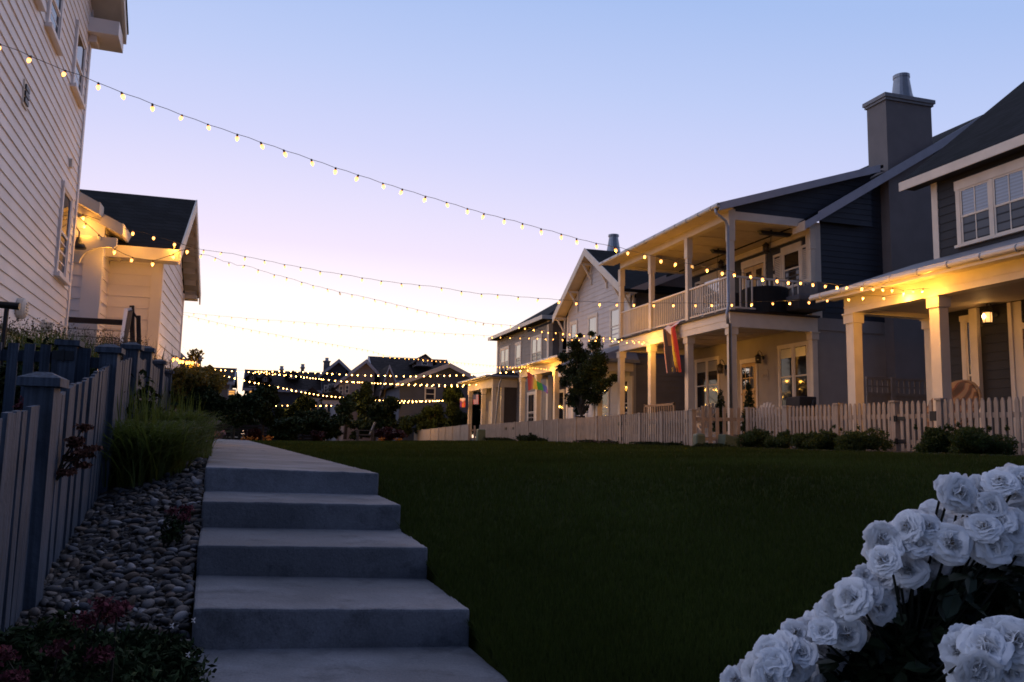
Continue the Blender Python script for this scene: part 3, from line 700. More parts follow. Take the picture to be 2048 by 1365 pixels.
# garden spike light with a T-shaped head behind the gate
p = px_y(14, 612, 8.2)
gl_ = thing('garden_light', (p[0], 8.2, .3), 'dark T-shaped garden post light behind the picket gate', 'garden light')
MB().tube([(p[0]-.01,8.2,.2), (p[0],8.2,p[2]-.02)], .02, 8).build('post', black, gl_)
MB().tube([(p[0]-.14,8.2,p[2]+.01),(p[0]+.10,8.2,p[2])], [.03,.035], 10).build('head', black, gl_)

# ---------------------------------------------------------------- planting on the left
def plant(name, label, cat, parts, loc, group=None):
    t = thing(name, loc, label, cat, group)
    for nm, mb, m_ in parts: mb.build(nm, m_, t)
    return t
def leafmb(*a, **k): V, Q = leafcloud(*a, **k); return MB().arrays(V, Q)
r5 = np.random.default_rng(77)
def reed(x, y, n, h, sp, w, name, label, m_=None, rad=.2):
    bz = float(ground_z(x, y)); B = [(x+r5.normal()*rad*.6, y+r5.normal()*rad*.8, bz-.02) for _ in range(n)]
    V, Q = strips(n, B, h, sp, w, r=r5, droop=1.18)
    return plant(name, label, 'ornamental grass', [('blades', MB().arrays(V, Q), m_ or reedm)], (x, y, bz), None)
reed(-.92, 7.1, 2600, .72, .66, .014, 'ornamental_grass', 'dense arching green ornamental grass clump standing in the stones against the fence')
reed(-.86, 8.6, 1700, .74, .52, .015, 'ornamental_grass', 'second green ornamental grass clump further along, leaning toward the path')
reed(-.94, 10.2, 1100, .64, .42, .016, 'ornamental_grass', 'farthest of the three green ornamental grass clumps beside the path')
# wild dark grasses on the bank under the cream house
for (px, py, Y, n, h, lab) in ((20, 690, 9.3, 420, .7, 'dark wild grass tuft under the round wall vent'), (75, 690, 10.2, 420, .7, 'dark wild grass tuft under the hose bib box'), (110, 690, 11.4, 380, .6, 'dark wild grass tuft at the corner of the cream house'),
                               (205, 700, 12.6, 420, .75, 'feathery dry grass tuft in front of the cable railing'), (250, 705, 13.0, 320, .6, 'low dry grass tuft below the leaning handrail')):
    p = px_y(px, py, Y); B = [(p[0]+r5.normal()*.28, Y+r5.normal()*.25, p[2]-.25) for _ in range(n)]
    V, Q = strips(n, B, h*.62, .26, .010, r=r5, droop=.45)
    m1 = MB().arrays(V, Q); hd_ = leafmb(260, [(p[0], Y, p[2]+h*.22)], [(.42,.35,.16)], .018, shell=.2, r=r5)
    plant('wild_grass', lab, 'grass tuft', [('blades', m1, reedm if px < 150 else drym), ('seed_heads', hd_, drym)], (p[0], Y, p[2]-.4))
plant('bank_shrub', 'dark low evergreen shrub filling the bank behind the picket gate', 'shrub', [('foliage', leafmb(5000, [(gx(20),8.0,.15),(gx(90),8.6,.2),(gx(-30),8.3,.3)], [(.7,.5,.5)]*3, .05, r=r5), leaf_d)], (gx(30), 8.3, -.2))
# shrubs and small tree beyond the grasses, lit by bulbs
def bush(px, pyb, pyt, Y, wpx, n, m_, name, label, cat, lsize=.06, clumps=7, trunk=None, group=None, yr=None):
    b_ = px_y(px, pyb, Y); t = px_y(px, pyt, Y); H = t[2]-b_[2]; Wd = wpx/F*Y*1.03/2
    cs = []; rs = []
    for k in range(clumps):
        u = r5.random(); cs.append((b_[0]+(r5.random()*2-1)*Wd*.62, Y+(r5.random()*2-1)*Wd*.5, b_[2]+H*(.28+.52*u))); rr = Wd*(.30+.25*r5.random()); rs.append((rr, rr, min(rr, H*.27)))
    parts = [('foliage', leafmb(n, cs, rs, lsize, r=r5), m_)]
    if trunk:
        tr = MB().tube([(b_[0],Y,b_[2]-.1),(b_[0]+.03,Y,b_[2]+H*.25),(b_[0]-.02,Y,b_[2]+H*.55)], [trunk,trunk*.8,trunk*.4], 7)
        for c_ in cs[:5]: tr.tube([(b_[0],Y,b_[2]+H*.28), ((b_[0]+c_[0])/2, (Y+c_[1])/2, (b_[2]+H*.3+c_[2])/2+.03), c_], [trunk*.5,trunk*.35,trunk*.12], 5)
        parts.append(('trunk', tr, barkm))
    return plant(name, label, cat, parts, (b_[0], Y, b_[2]), group)
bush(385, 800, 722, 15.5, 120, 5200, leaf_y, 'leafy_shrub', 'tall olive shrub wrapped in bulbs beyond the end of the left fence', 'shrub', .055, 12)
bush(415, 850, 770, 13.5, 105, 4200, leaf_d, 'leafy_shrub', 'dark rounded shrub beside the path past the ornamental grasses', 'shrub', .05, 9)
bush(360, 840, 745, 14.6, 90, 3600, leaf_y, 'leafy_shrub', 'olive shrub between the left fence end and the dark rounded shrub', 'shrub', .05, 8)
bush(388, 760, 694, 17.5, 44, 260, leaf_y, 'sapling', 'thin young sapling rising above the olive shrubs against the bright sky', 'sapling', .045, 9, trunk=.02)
bush(437, 880, 862, 17.5, 22, 600, pinkp, 'flower_clump', 'pale pink flower clump at the far left edge of the path', 'flowers', .03, 4)

def valerian(px, py, Y, label, heads, parent_label=None):
    bz = None; hp = [px_y(a, b_, Y+r5.normal()*.05) for a, b_ in heads]
    bx = px_y(px, py, Y); gz_ = float(ground_z(bx[0], Y)); root = np.array([bx[0], Y, gz_])
    st = MB(); lf = []
    for q in hp:
        mid = (root+q)/2+np.array([r5.normal()*.03, 0, .02]); st.tube([root, mid, q], [.006,.005,.003], 5)
        for t in (.35,.5,.65,.8): lf.append(root+(q-root)*t)
    lm = leafmb(26*len(lf), [tuple(q) for q in lf], [(.05,.05,.03)]*len(lf), .018, r=r5)
    plant('red_valerian', label, 'flower', [('stem', st, stemm)]+[('flower_head', leafmb(150, [tuple(q)], [(.045,.04,.026)], .011, shell=.3, r=r5), pinkf) for q in hp]+[('leaves', lm, leaf_d)], root)
valerian(330, 1085, 4.9, 'red valerian in flower in the middle of the stone bed', [(345,1022),(366,1034),(376,1018)])
valerian(150, 1345, 2.75, 'red valerian with tall stems at the bottom left corner', [(205,1212),(235,1215),(172,1240),(215,1232),(118,1300),(200,1308),(8,1310),(30,1355)])
valerian(60, 900, 5.2, 'red valerian peeping over the picket tops near the gate', [(45,812),(55,800),(88,775),(15,842)])
# dried flower heads leaning out of the fence
p = px_y(150, 915, 4.85); q = MB(); fm = []
root = np.array([p[0]-.1, 4.85, p[2]-.15])
for a, b_ in ((168,855),(150,880),(185,898),(160,905),(142,918),(165,930),(135,945),(150,890),(172,910)):
    e = px_y(a, b_, 4.85+r5.normal()*.04); q.tube([root, (root+e)/2+[0,0,.03], e], .004, 5); fm.append(tuple(e))
plant('dried_yarrow', 'rust brown dried flower heads leaning through the pickets', 'flower', [('stem', q, stemm)]+[('flower_head', leafmb(150, [e], [(.05,.05,.02)], .016, shell=.2, r=r5), rustf) for e in fm], root)
# ground cover mound at the foot of the steps
C_ = []; Rr = []
for k in range(26):
    a = r5.random()*6.28; rr = math.sqrt(r5.random()); x = -.62+.42*rr*math.cos(a); y = 3.22+.42*rr*math.sin(a)
    C_.append((x, y, -1.0+.29*(1-rr*.65))); Rr.append((.13,.13,.11))
gc = thing('ground_cover', (-.62, 3.2, -1.0), 'dark green mounded ground cover at the lower left foot of the steps', 'ground cover')
V, Q = leafcloud(22000, C_, Rr, .015, shell=.5, aspect=2.6, r=r5); MB().arrays(V, Q).build('foliage', leaf_d, gc)
fl_ = MB()
for a, b_ in ((388,1241),(377,1310),(155,1207),(345,1252)):
    q = px_y(a, b_, 3.05)
    for k in range(5):
        t = k*1.257; c = np.array([math.cos(t), 0, math.sin(t)])*.006; fl_.add([q, q+c*1.0+[.003,0,0], q+c*1.8, q+c*1.0-[.003,0,0]], [(0,1,2,3)])
fl_.build('flower', petal, gc)
# ================================================================ right-hand row (fronts face -X)
NX = (-1,0,0); NY = (0,-1,0)
def front(X, Y0): return FR((X, Y0, 0), (0,1,0), NX)       # u grows away from the camera
def side(Y, X0): return FR((X0, Y, 0), (1,0,0), NY)        # u grows to +X
def fy(px, py, X): return float(px_x(px, py, X)[1])
def gutter(parent, X, y0, y1, z, n=9, name='gutter'):
    g = MB().tube([(X, y0, z), (X, y1, z)], .055, 12)
    g.box(X-.02, X+.06, y0, y1, z+.02, z+.075)
    for k in range(n):
        y = y0+(y1-y0)*(k+.5)/n; g.tube([(X,y-.015,z), (X,y+.015,z)], .072, 10)
    return g.build(name, gutter_m, parent, smooth=False)

# ---------------------------------------------------------------- HOUSE A: navy, nearest on the right
A = thing('navy_house', (15.5, 12, -.1), 'navy clapboard house at the right edge with yellow-lit porch beam and red door', 'house')
XA = 14.5; YA = 14.75; zA = 2.88
f = front(XA, 7.0); w = MB(); siding(w, f, -.1, 6.2, 0, YA-7.0-.13, .19)
w.box(XA+.02, 22, 7, YA-.01, -.3, 6.3)
w.build('wall', navy, A)
MB().fb(f, YA-7-.15, YA-7+.02, -.1, 6.2, -.05, .035).build('corner_board', white, A)
# upper double window with shutters behind
y1 = fy(1916, 420, XA); zs = float(px_x(1920, 497, XA)[2]); zt_ = float(px_x(1925, 372, XA)[2])
blind = mat('blinds_behind_glass', (.10,.13,.17), .12, .08, 3, spec=1.0, ior=1.7)
def blindmat():
    nt = blind.node_tree; N = nt.nodes; L = nt.links; b = N['Principled BSDF']
    tc = N.new('ShaderNodeTexCoord'); wv = N.new('ShaderNodeTexWave'); wv.bands_direction = 'Z'; wv.inputs['Scale'].default_value = 4.2; wv.inputs['Distortion'].default_value = .15
    L.new(tc.outputs['Object'], wv.inputs['Vector']); mr = N.new('ShaderNodeMapRange'); mr.inputs[3].default_value = .55; mr.inputs[4].default_value = 1.25; L.new(wv.outputs['Fac'], mr.inputs[0])
    old = b.inputs['Base Color'].links[0].from_socket; sc = N.new('ShaderNodeVectorMath'); sc.operation = 'SCALE'; L.new(old, sc.inputs[0]); L.new(mr.outputs[0], sc.inputs['Scale']); L.new(sc.outputs[0], b.inputs['Base Color'])
blindmat()
blind_lo = mat('blinds_behind_screen', (.05,.06,.075), .35, .1, 3, spec=.5)
window(A, f, y1-7-1.72, y1-7-.10, zs+.06, zt_-.08, units=2, cols=2, pane_mat=blind, pane_low=blind_lo, cas=.11, head=.10)
# main roof: rake edge towards the far side
e0 = px_y(1800, 370, 15.35); e1 = px_y(2046, 168, 15.35); slA = (e1[2]-e0[2])/(e1[0]-e0[0]); zAe = e0[2]
rx = 21.0
def RA(x, y, dz=0): return (x, y, zAe+(x-e0[0])*slA+dz)
MB().hexa([RA(e0[0],6,-.02), RA(rx,6,-.02), RA(rx,15.35,-.02), RA(e0[0],15.35,-.02), RA(e0[0],6,.05), RA(rx,6,.05), RA(rx,15.35,.05), RA(e0[0],15.35,.05)]).build('roof', shingle, A)
MB().box(e0[0]-.03, e0[0]-.002, 6, 15.36, zAe-.17, zAe+.04).build('fascia', white, A)
MB().box(e0[0], XA, 6, 15.3, zAe-.13, zAe-.11).build('eave_soffit', navy, A)
# porch
yc = [float(px_x(1692, 640, 12.2)[1])-.22, float(px_x(1858, 595, 12.2)[1])-.22, 9.9]
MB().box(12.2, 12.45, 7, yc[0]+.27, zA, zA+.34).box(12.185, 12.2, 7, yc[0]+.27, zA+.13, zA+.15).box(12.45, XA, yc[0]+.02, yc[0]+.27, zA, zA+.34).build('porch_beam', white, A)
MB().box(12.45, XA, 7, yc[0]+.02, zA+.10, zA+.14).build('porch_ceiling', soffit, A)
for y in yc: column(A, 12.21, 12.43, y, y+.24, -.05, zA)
for (x0, x1) in ((XA-.2, XA-.02),): column(A, x0, x1, yc[0], yc[0]+.2, -.05, zA, m=post_white)
zg = zA+.40
MB().hexa([(11.72,7,zg),(XA,7,zg+.95),(XA,15.4,zg+.95),(11.72,15.4,zg),(11.72,7,zg+.04),(XA,7,zg+.99),(XA,15.4,zg+.99),(11.72,15.4,zg+.04)]).build('porch_roof', metalroof, A)
MB().box(11.74, 12.2, 7, 15.35, zg-.06, zg-.03).box(11.72, 11.745, 7, 15.38, zg-.12, zg).build('porch_soffit', white, A)
gutter(A, 11.68, 7, 15.5, zg-.01, 12)
MB().box(12.1, XA, 6.5, 15.1, -.30, -.05).build('porch_floor', mat('porch_floor', (.25,.22,.19), .7), A)
# front wall of the porch: window, trims, door
f = front(XA, 0)
def gy(px, py=650): return fy(px, py, XA-.03)
window(A, f, gy(1943), gy(1931), .35, zA-.15, cas=.12, pane_mat=glass)
MB().fb(f, gy(1960), gy(1943)-.02, -.05, zA+.08, .02, .12).build('pilaster', white, A)
dr = MB().fb(f, gy(2026), gy(2018), -.05, zA+.08, .0, .06).fb(f, gy(2044), gy(2026), -.05, zA+.08, .0, .03).fb(f, gy(2044)-1.2, gy(2044), 2.38, 2.5, .0, .07).build('door_casing', white, A)
d = MB().fb(f, gy(2044)-1.0, gy(2044)-.03, -.02, 2.36, .0, .04)
for k in range(2): d.fb(f, gy(2044)-.9+.45*k, gy(2044)-.53+.42*k, .2, 1.1, .04, .055)
d.build('door', reddoor, A)
MB().fb(f, gy(2044)-.95, gy(2044)-.05, 2.52, 2.85, .0, .03).build('transom_pane', glass, A)

def lantern(loc, label, group, lit=False, s=1.0, N_=(-1,0,0)):
    """coach lantern projecting .16 m from the wall"""
    loc = np.array(loc, float); n = np.array(N_, float)
    t = thing('wall_lantern', loc, label, 'lantern', group)
    c = loc+n*.17*s
    m_ = MB().lathe(loc+n*.0, [(.05*s,0),(.06*s,.012),(.04*s,.025)], 12, (np.array([0,1,0.]), UP, n))
    m_.tube([loc+n*.02*s, loc+n*.06*s+UP*.13*s, loc+n*.12*s+UP*.19*s, loc+n*.17*s+UP*.16*s, loc+n*.17*s+UP*.10*s], .009*s, 6)
    m_.lathe(c+UP*.02*s, [(.095*s,0),(.098*s,.012),(.06*s,.05),(.02*s,.085),(.012*s,.11)], 12)
    m_.lathe(c-UP*.165*s, [(.085*s,0),(.088*s,.016),(.075*s,.022)], 12)
    for k in range(6):
        a = k*math.pi/3+.3; r_ = .078*s; m_.tube([c+[r_*math.cos(a), r_*math.sin(a), -.15*s], c+[r_*math.cos(a), r_*math.sin(a), .03*s]], .006*s, 4)
    m_.build('cage', black, t)
    MB().lathe(c-UP*.14*s, [(.066*s,0),(.070*s,.08*s),(.066*s,.155*s)], 12).build('lantern_glass', lampglow if lit else clearglass, t, smooth=True)
    if lit: MB().lathe(c-UP*.09*s+n*.072*s, [(.012*s,0),(.03*s,.03*s),(.03*s,.05*s),(.01*s,.085*s)], 10).build('bulb', lampbulb, t, smooth=True); ll = bpy.data.lights.new('lantern_light', 'POINT'); ll.energy = 9; ll.color = (1,.5,.14); ll.shadow_soft_size = .03; lo_ = bpy.data.objects.new('lantern_light', ll); COL.objects.link(lo_); lo_.parent = t; lo_.location = tuple(c-UP*.06*s+n*.09*s-loc)
    return t
lp_ = px_x(1990, 616, XA-.03)
lantern(lp_+[0,0,-.14], 'lit glowing lantern on the navy porch wall at the right edge', 'wall lanterns', True, 1.25)

# ---------------------------------------------------------------- HOUSE B: blue with two-storey porch and chimney
B = thing('blue_house', (17, 23, -.1), 'dark blue house with white two-storey porch and tall stucco chimney', 'house')
XB = 15.1; YB = 19.95; YB2 = 27.4; zb1 = 3.20; zdk = 3.66; zu = 6.26
f = front(XB, 0); s_ = side(YB, XB)
w = MB(); siding(w, f, zdk, zu+.3, YB+.28, YB2, .17); w.box(XB+.02, 22, YB+.02, YB2, zdk, 6.4)
rz0 = 6.63; rsl = .604
def rkz(x): return rz0+(x-15.09)*rsl
siding(w, s_, zdk, 9.6, lambda v: max(.28, (v-rkz(XB)+.1)/rsl), 6.9, .17)
w.build('wall', slate, B)
w = MB().box(XB-.01, 22, YB-.012, YB2, -.4, zdk).build('stucco_wall', stucco, B)
for q in (MB().box(XB+.001, XB+.28, YB-.045, YB-.001, zdk, 6.5), MB().box(XB-.04, XB-.001, YB-.045, YB+.22, zdk, 6.5)): q.build('corner_board', white, B)
MB().box(XB-.03, 17.5, YB-.04, YB-.013, zdk-.36, zdk).build('band_board', stucco, B)
# main roof
XR2 = 21.5
def RB(x, y, dz=0): return (x, y, rkz(x)+dz)
MB().hexa([RB(14.5,19.42), RB(XR2,19.42), RB(XR2,27.9), RB(14.5,27.9), RB(14.5,19.42,.10), RB(XR2,19.42,.10), RB(XR2,27.9,.10), RB(14.5,27.9,.10)]).build('roof', shingle, B)
rk = MB().hexa([RB(14.95,19.38,-.16), RB(XR2,19.38,-.16), RB(XR2,19.42,-.16), RB(14.95,19.42,-.16), RB(14.95,19.38,.12), RB(XR2,19.38,.12), RB(XR2,19.42,.12), RB(14.95,19.42,.12)])
rk.hexa([RB(14.5,19.385,-.16), RB(14.95,19.385,-.16), RB(14.95,19.42,-.16), RB(14.5,19.42,-.16), RB(14.5,19.385,.06), RB(14.95,19.385,.06), RB(14.95,19.42,.06), RB(14.5,19.42,.06)])
rk.hexa([RB(14.5,19.43,-.06), RB(XR2,19.43,-.06), RB(XR2,19.95,-.06), RB(14.5,19.95,-.06), RB(14.5,19.43,-.03), RB(XR2,19.43,-.03), RB(XR2,19.95,-.03), RB(14.5,19.95,-.03)])
rk.build('rake_board', greytrim, B)
MB().box(14.47, 14.5, 19.40, 19.96, rkz(14.5)-.20, rkz(14.5)+.08).build('fascia', white, B)
# porch roof (low slope) and its gable wall
psl = .318; pz0 = 6.70
def pr(x): return pz0+(x-12.21)*psl
def RPp(x, y, dz=0): return (x, y, pr(x)+dz)
MB().hexa([RPp(11.7,19.42,-.06), RPp(17.3,19.42,-.06), RPp(17.3,27.75,-.06), RPp(11.7,27.75,-.06), RPp(11.7,19.42,.03), RPp(17.3,19.42,.03), RPp(17.3,27.75,.03), RPp(11.7,27.75,.03)]).build('porch_roof', shingle, B)
MB().hexa([RPp(11.72,19.38,-.17), RPp(17.15,19.38,-.17), RPp(17.15,19.42,-.17), RPp(11.72,19.42,-.17), RPp(11.72,19.38,.05), RPp(17.15,19.38,.05), RPp(17.15,19.42,.05), RPp(11.72,19.42,.05)]).hexa(
    [RPp(11.75,19.43,-.12), RPp(17.15,19.43,-.12), RPp(17.15,19.75,-.12), RPp(11.75,19.75,-.12), RPp(11.75,19.43,-.09), RPp(17.15,19.43,-.09), RPp(17.15,19.75,-.09), RPp(11.75,19.75,-.09)]).build('rake_board', greytrim, B)
gw = side(19.76, 12.2); w = MB(); siding(w, gw, zu+.24, 8.3, lambda v: max(.0, (v-pz0+.14)/psl), 4.9, .17); w.build('porch_gable_wall', slate, B)
# upper beam, ceiling
MB().box(12.2, 12.42, 19.72, 27.1, zu, zu+.30).box(12.42, 14.95, 19.72, 19.94, zu+.001, zu+.24).box(12.42, XB, 26.88, 27.1, zu+.001, zu+.24).box(XB-.08, XB-.005, 19.98, 26.88, zu-.12, zu+.05).build('upper_beam', white, B)
c = MB().box(12.42, XB-.085, 19.94, 26.88, zu+.06, zu+.10)
for k in range(6): c.box(12.45, XB-.1, 20.9+k*1.02, 20.94+k*1.02, zu+.045, zu+.06)
c.build('upper_ceiling', soffit, B)
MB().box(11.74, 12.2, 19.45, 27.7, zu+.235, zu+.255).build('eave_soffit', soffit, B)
gutter(B, 11.67, 19.38, 27.75, pr(11.7)-.03, 12)
cy = [19.70, 22.1, 24.62, 27.08]
# deck, lower beam, ceiling
MB().box(12.12, XB-.02, 19.60, 27.2, zdk-.05, zdk).build('deck_edge', darkwood, B)
MB().box(12.2, 12.42, 19.70, 27.13, zb1, zdk-.052).box(12.185, 12.2, 19.69, 27.14, zb1+.19, zb1+.205).box(12.42, XB-.04, 19.70, 19.90, zb1, zdk-.052).box(12.42, XB-.04, 26.93, 27.13, zb1, zdk-.052).build('lower_beam', white, B)
c = MB().box(12.42, XB-.02, 19.9, 26.93, zb1+.20, zb1+.24)
for k in range(6): c.box(12.45, XB-.1, 20.9+k*1.02, 20.94+k*1.02, zb1+.185, zb1+.20)
c.build('lower_ceiling', soffit, B)
for y in cy:
    column(B, 12.21, 12.40, y, y+.2, -.05, zb1, m=post_white)
    p = MB().box(12.225, 12.375, y+.02, y+.17, zdk, zu).box(12.205, 12.395, y+.0, y+.19, zu-.62, zu-.001).build('upper_post', post_white, B)
column(B, XB-.22, XB-.05, 19.72, 19.9, -.05, zb1, m=post_white)
MB().box(XB-.20, XB-.05, 19.73, 19.88, zdk, zu).box(XB-.22, XB-.03, 19.71, 19.90, zu-.62, zu-.001).build('upper_post', post_white, B)
def railing(parent, a, b_, z, h=.98, pitch=.125, m=None):
    a = np.array(a, float); b_ = np.array(b_, float); L_ = np.linalg.norm(b_-a); d = (b_-a)/L_
    q = MB().bar(a+UP*(z+h), b_+UP*(z+h), .075, .05).bar(a+UP*(z+.10), b_+UP*(z+.10), .05, .045)
    k = int(L_/pitch); 
    for i in range(1, k): p = a+d*(L_*i/k); q.bar(p+UP*(z+.12), p+UP*(z+h-.02), .034, .034, up=np.array([1,0,0.]))
    for i in (.33, .66): p = a+d*(L_*i); q.bar(p+UP*z, p+UP*(z+.10), .05, .05, up=np.array([1,0,0.]))
    return q.build('railing', m or white, parent)
for k in range(3): railing(B, (12.3, cy[k]+.18, 0), (12.3, cy[k+1]+.02, 0), zdk)
railing(B, (12.40, 19.80, 0), (XB-.21, 19.80, 0), zdk, pitch=.19)
MB().box(12.1, XB, 19.6, 27.3, -.3, .22).build('porch_floor', mat('porch_floor', (.25,.22,.19), .7), B)
# upper storey openings
def u(px, py): return fy(px, py, XB-.03)
a, b_ = u(1531, 500), u(1484, 520)
fd = MB().fb(f, a, a+.10, zdk, 5.78, 0, .05).fb(f, b_-.10, b_, zdk, 5.78, 0, .05).fb(f, a-.02, b_+.02, 5.78, 6.02, 0, .06).build('french_door', white, B)
dm = MB(); gm = MB(); mid = (a+b_)/2
for (p, q) in ((a+.11, mid-.01), (mid+.01, b_-.11)):
    dm.fb(f, p, p+.11, zdk, 5.76, .0, .035).fb(f, q-.11, q, zdk, 5.76, .0, .035).fb(f, p+.11, q-.11, zdk, zdk+.2, .0, .035).fb(f, p+.11, q-.11, 5.62, 5.76, .0, .035)
    gm.fb(f, p+.11, q-.11, zdk+.2, 5.62, .015, .025)
dm.build('door_leaf', oak, fd); gm.build('pane', glass, fd)
def shutter(y0, y1, z0, z1):
    q = MB().fb(f, y0, y0+.05, z0, z1, .02, .06).fb(f, y1-.05, y1, z0, z1, .02, .06).fb(f, y0, y1, z0, z0+.08, .02, .058).fb(f, y0, y1, z1-.08, z1, .02, .058)
    n = int((z1-z0-.16)/.055)
    for k in range(n): 
        z = z0+.08+k*.055; P = f.P; q.add([P(y0+.05,z,.055), P(y1-.05,z,.055), P(y1-.05,z+.05,.03), P(y0+.05,z+.05,.03)], [(0,1,2,3)])
    q.build('shutter', white, B)
a, b_ = u(1602, 475), u(1563, 485)
zs2 = float(px_x(1590, 572, XB)[2]); window(B, f, a+.09, b_-.09, zs2, 5.82, cas=.09, pane_mat=glass, head=.12)
shutter(u(1619,470), a-.02, zs2, 5.88); shutter(b_+.02, u(1547,490), zs2, 5.88)
a, b_ = u(1442, 540), u(1402, 545); window(B, f, a+.09, b_-.09, zs2, 5.82, cas=.09, pane_mat=glass_c, head=.12)
shutter(b_+.02, b_+.40, zs2, 5.88); shutter(a-.40, a-.02, zs2, 5.88)
# lower openings
zs1 = float(px_x(1590, 806, XB)[2])-.12
a, b_ = u(1617, 700), u(1557, 700); window(B, f, a+.06, b_-.06, zs1, 2.92, units=2, cas=.08, pane_mat=glass)
sh_ = MB()
for (p, q) in ((a+.12, (a+b_)/2-.10), ((a+b_)/2+.10, b_-.12)): sh_.fb(f, p, q, 2.58, 2.86, .032, .036)
sh_.build('roller_shade', screen, B)
a, b_ = u(1438, 740), u(1391, 740); window(B, f, a+.06, b_-.06, zs1, 2.92, units=2, cas=.08, pane_mat=glass)
sh_ = MB()
for (p, q) in ((a+.12, (a+b_)/2-.10), ((a+b_)/2+.10, b_-.12)): sh_.fb(f, p, q, 2.50, 2.86, .032, .036)
sh_.build('roller_shade', screen, B)
a, b_ = u(1512, 720), u(1484, 720); z1 = 2.60
dc = MB().fb(f, a-.08, a, -.05, z1, 0, .05).fb(f, b_, b_+.08, -.05, z1, 0, .05).fb(f, a-.10, b_+.10, z1, z1+.14, 0, .06).build('door_casing', white, B)
dm = MB().fb(f, a+.01, b_-.01, -.03, z1-.01, .0, .03); dm.fb(f, a+.06, b_-.06, 1.62, 1.68, .03, .06)
for k in range(3): dm.fb(f, a+.10+k*.28, a+.30+k*.28, 1.56, 1.62, .03, .055)
dm.fb(f, a+.12, a+.40, .15, 1.45, .03, .042).fb(f, b_-.40, b_-.12, .15, 1.45, .03, .042)
dm = dm.build('door', oak, B); gm = MB()
for i in range(3):
    for j in range(2): q0 = a+.12+i*.26; gm.fb(f, q0, q0+.22, 1.75+j*.38, 2.09+j*.38, .028, .034)
gm.build('pane', glass_c, dm)
MB().lathe((XB-.04, a+.08, 1.0), [(.02,0),(.03,.02),(.03,.05),(.01,.07)], 10, (np.array([0,1,0.]), UP, np.array([-1,0,0.]))).build('door_knob', black, dm)
# house number plate
p = px_x(1530, 752, XB-.02); pl_ = thing('number_plate', p, 'pale oval-cornered house number plate beside the oak door', 'number plate')
q = MB().fb(f, p[1]-.20, p[1]+.20, p[2]-.15, p[2]+.15, .012, .03).fb(f, p[1]-.16, p[1]+.16, p[2]+.15, p[2]+.19, .012, .03).fb(f, p[1]-.16, p[1]+.16, p[2]-.19, p[2]-.15, .012, .03)
q.build('plate', stucco, pl_, bevel=.006)
def text(parent, body, loc, size, m_, Xa, Ya, name='lettering', ext=.004):
    c = bpy.data.curves.new(name, 'FONT'); c.body = body; c.size = size; c.extrude = ext; c.align_x = 'CENTER'; c.align_y = 'CENTER'
    t = bpy.data.objects.new('tmp', c); COL.objects.link(t); dg = bpy.context.evaluated_depsgraph_get(); me = bpy.data.meshes.new_from_object(t.evaluated_get(dg))
    bpy.data.objects.remove(t); me.materials.clear(); me.materials.append(m_); o = bpy.data.objects.new(name, me); COL.objects.link(o)
    Xa = np.array(Xa, float); Ya = np.array(Ya, float); Za = np.cross(Xa, Ya)
    lo = np.array(loc, float)-(np.array(parent.location) if parent else 0)
    o.parent = parent
    o.matrix_local = Matrix(((Xa[0],Ya[0],Za[0],lo[0]),(Xa[1],Ya[1],Za[1],lo[1]),(Xa[2],Ya[2],Za[2],lo[2]),(0,0,0,1)))
    return o
text(pl_, '616', p+[-.032,0,-.01], .20, mat('number_relief', (.48,.42,.36), .7), (0,-1,0), (0,0,1))
lantern(px_x(1527, 716, XB-.02), 'unlit black coach lantern between the oak door and the right front window', 'wall lanterns', False, 1.15)
lantern(px_x(1452, 735, XB-.02), 'unlit black coach lantern half hidden behind the downspout left of the oak door', 'wall lanterns', False, 1.35)
lantern(px_x(1543, 494, XB-.02), 'unlit black lantern on the balcony wall between french door and shuttered window', 'wall lanterns', False, 1.2)
lantern(px_x(1452, 528, XB-.02), 'unlit black lantern on the balcony wall left of the french door', 'wall lanterns', False, 1.2)
# downspout
zg2 = pr(11.7)-.05; q = MB()
yd = 19.55; q.tube([(11.68,yd,zg2),(11.70,yd-.02,zg2-.18),(12.02,yd+.04,zg2-.34),(12.10,yd+.06,zg2-.5),(12.10,yd+.06,zdk+.1),(12.02,yd+.02,zdk-.12),(12.05,yd+.02,zdk-.4),(12.14,yd+.06,zb1+.05),(12.14,yd+.06,-.2)], .045, 10)
q.build('downspout', mat('galvanised_pipe', (.30,.31,.34), .4, .1, 5, metal=.5), B, smooth=True)
# chimney
xc0, xc1 = 17.61, 19.32; yc0, yc1 = 19.58, 20.40; zc = 10.55
ch = MB().box(xc0, xc1, yc0, yc1, -.4, zc).build('chimney', chim_st, B)
MB().box(xc0-.05, xc1+.05, yc0-.05, yc1+.05, zc-.06, zc+.02).box(xc0-.09, xc1+.09, yc0-.09, yc1+.09, zc+.02, zc+.14).build('chimney_cap', mat('chimney_cap', (.24,.235,.24), .7), ch)
MB().lathe((18.62,20.0,zc+.14), [(.36,0),(.30,.25),(.235,.75),(.235,.80),(.25,.80),(.25,.90),(.20,.90)], 20).build('chimney_pot', zinc, ch, smooth=False)

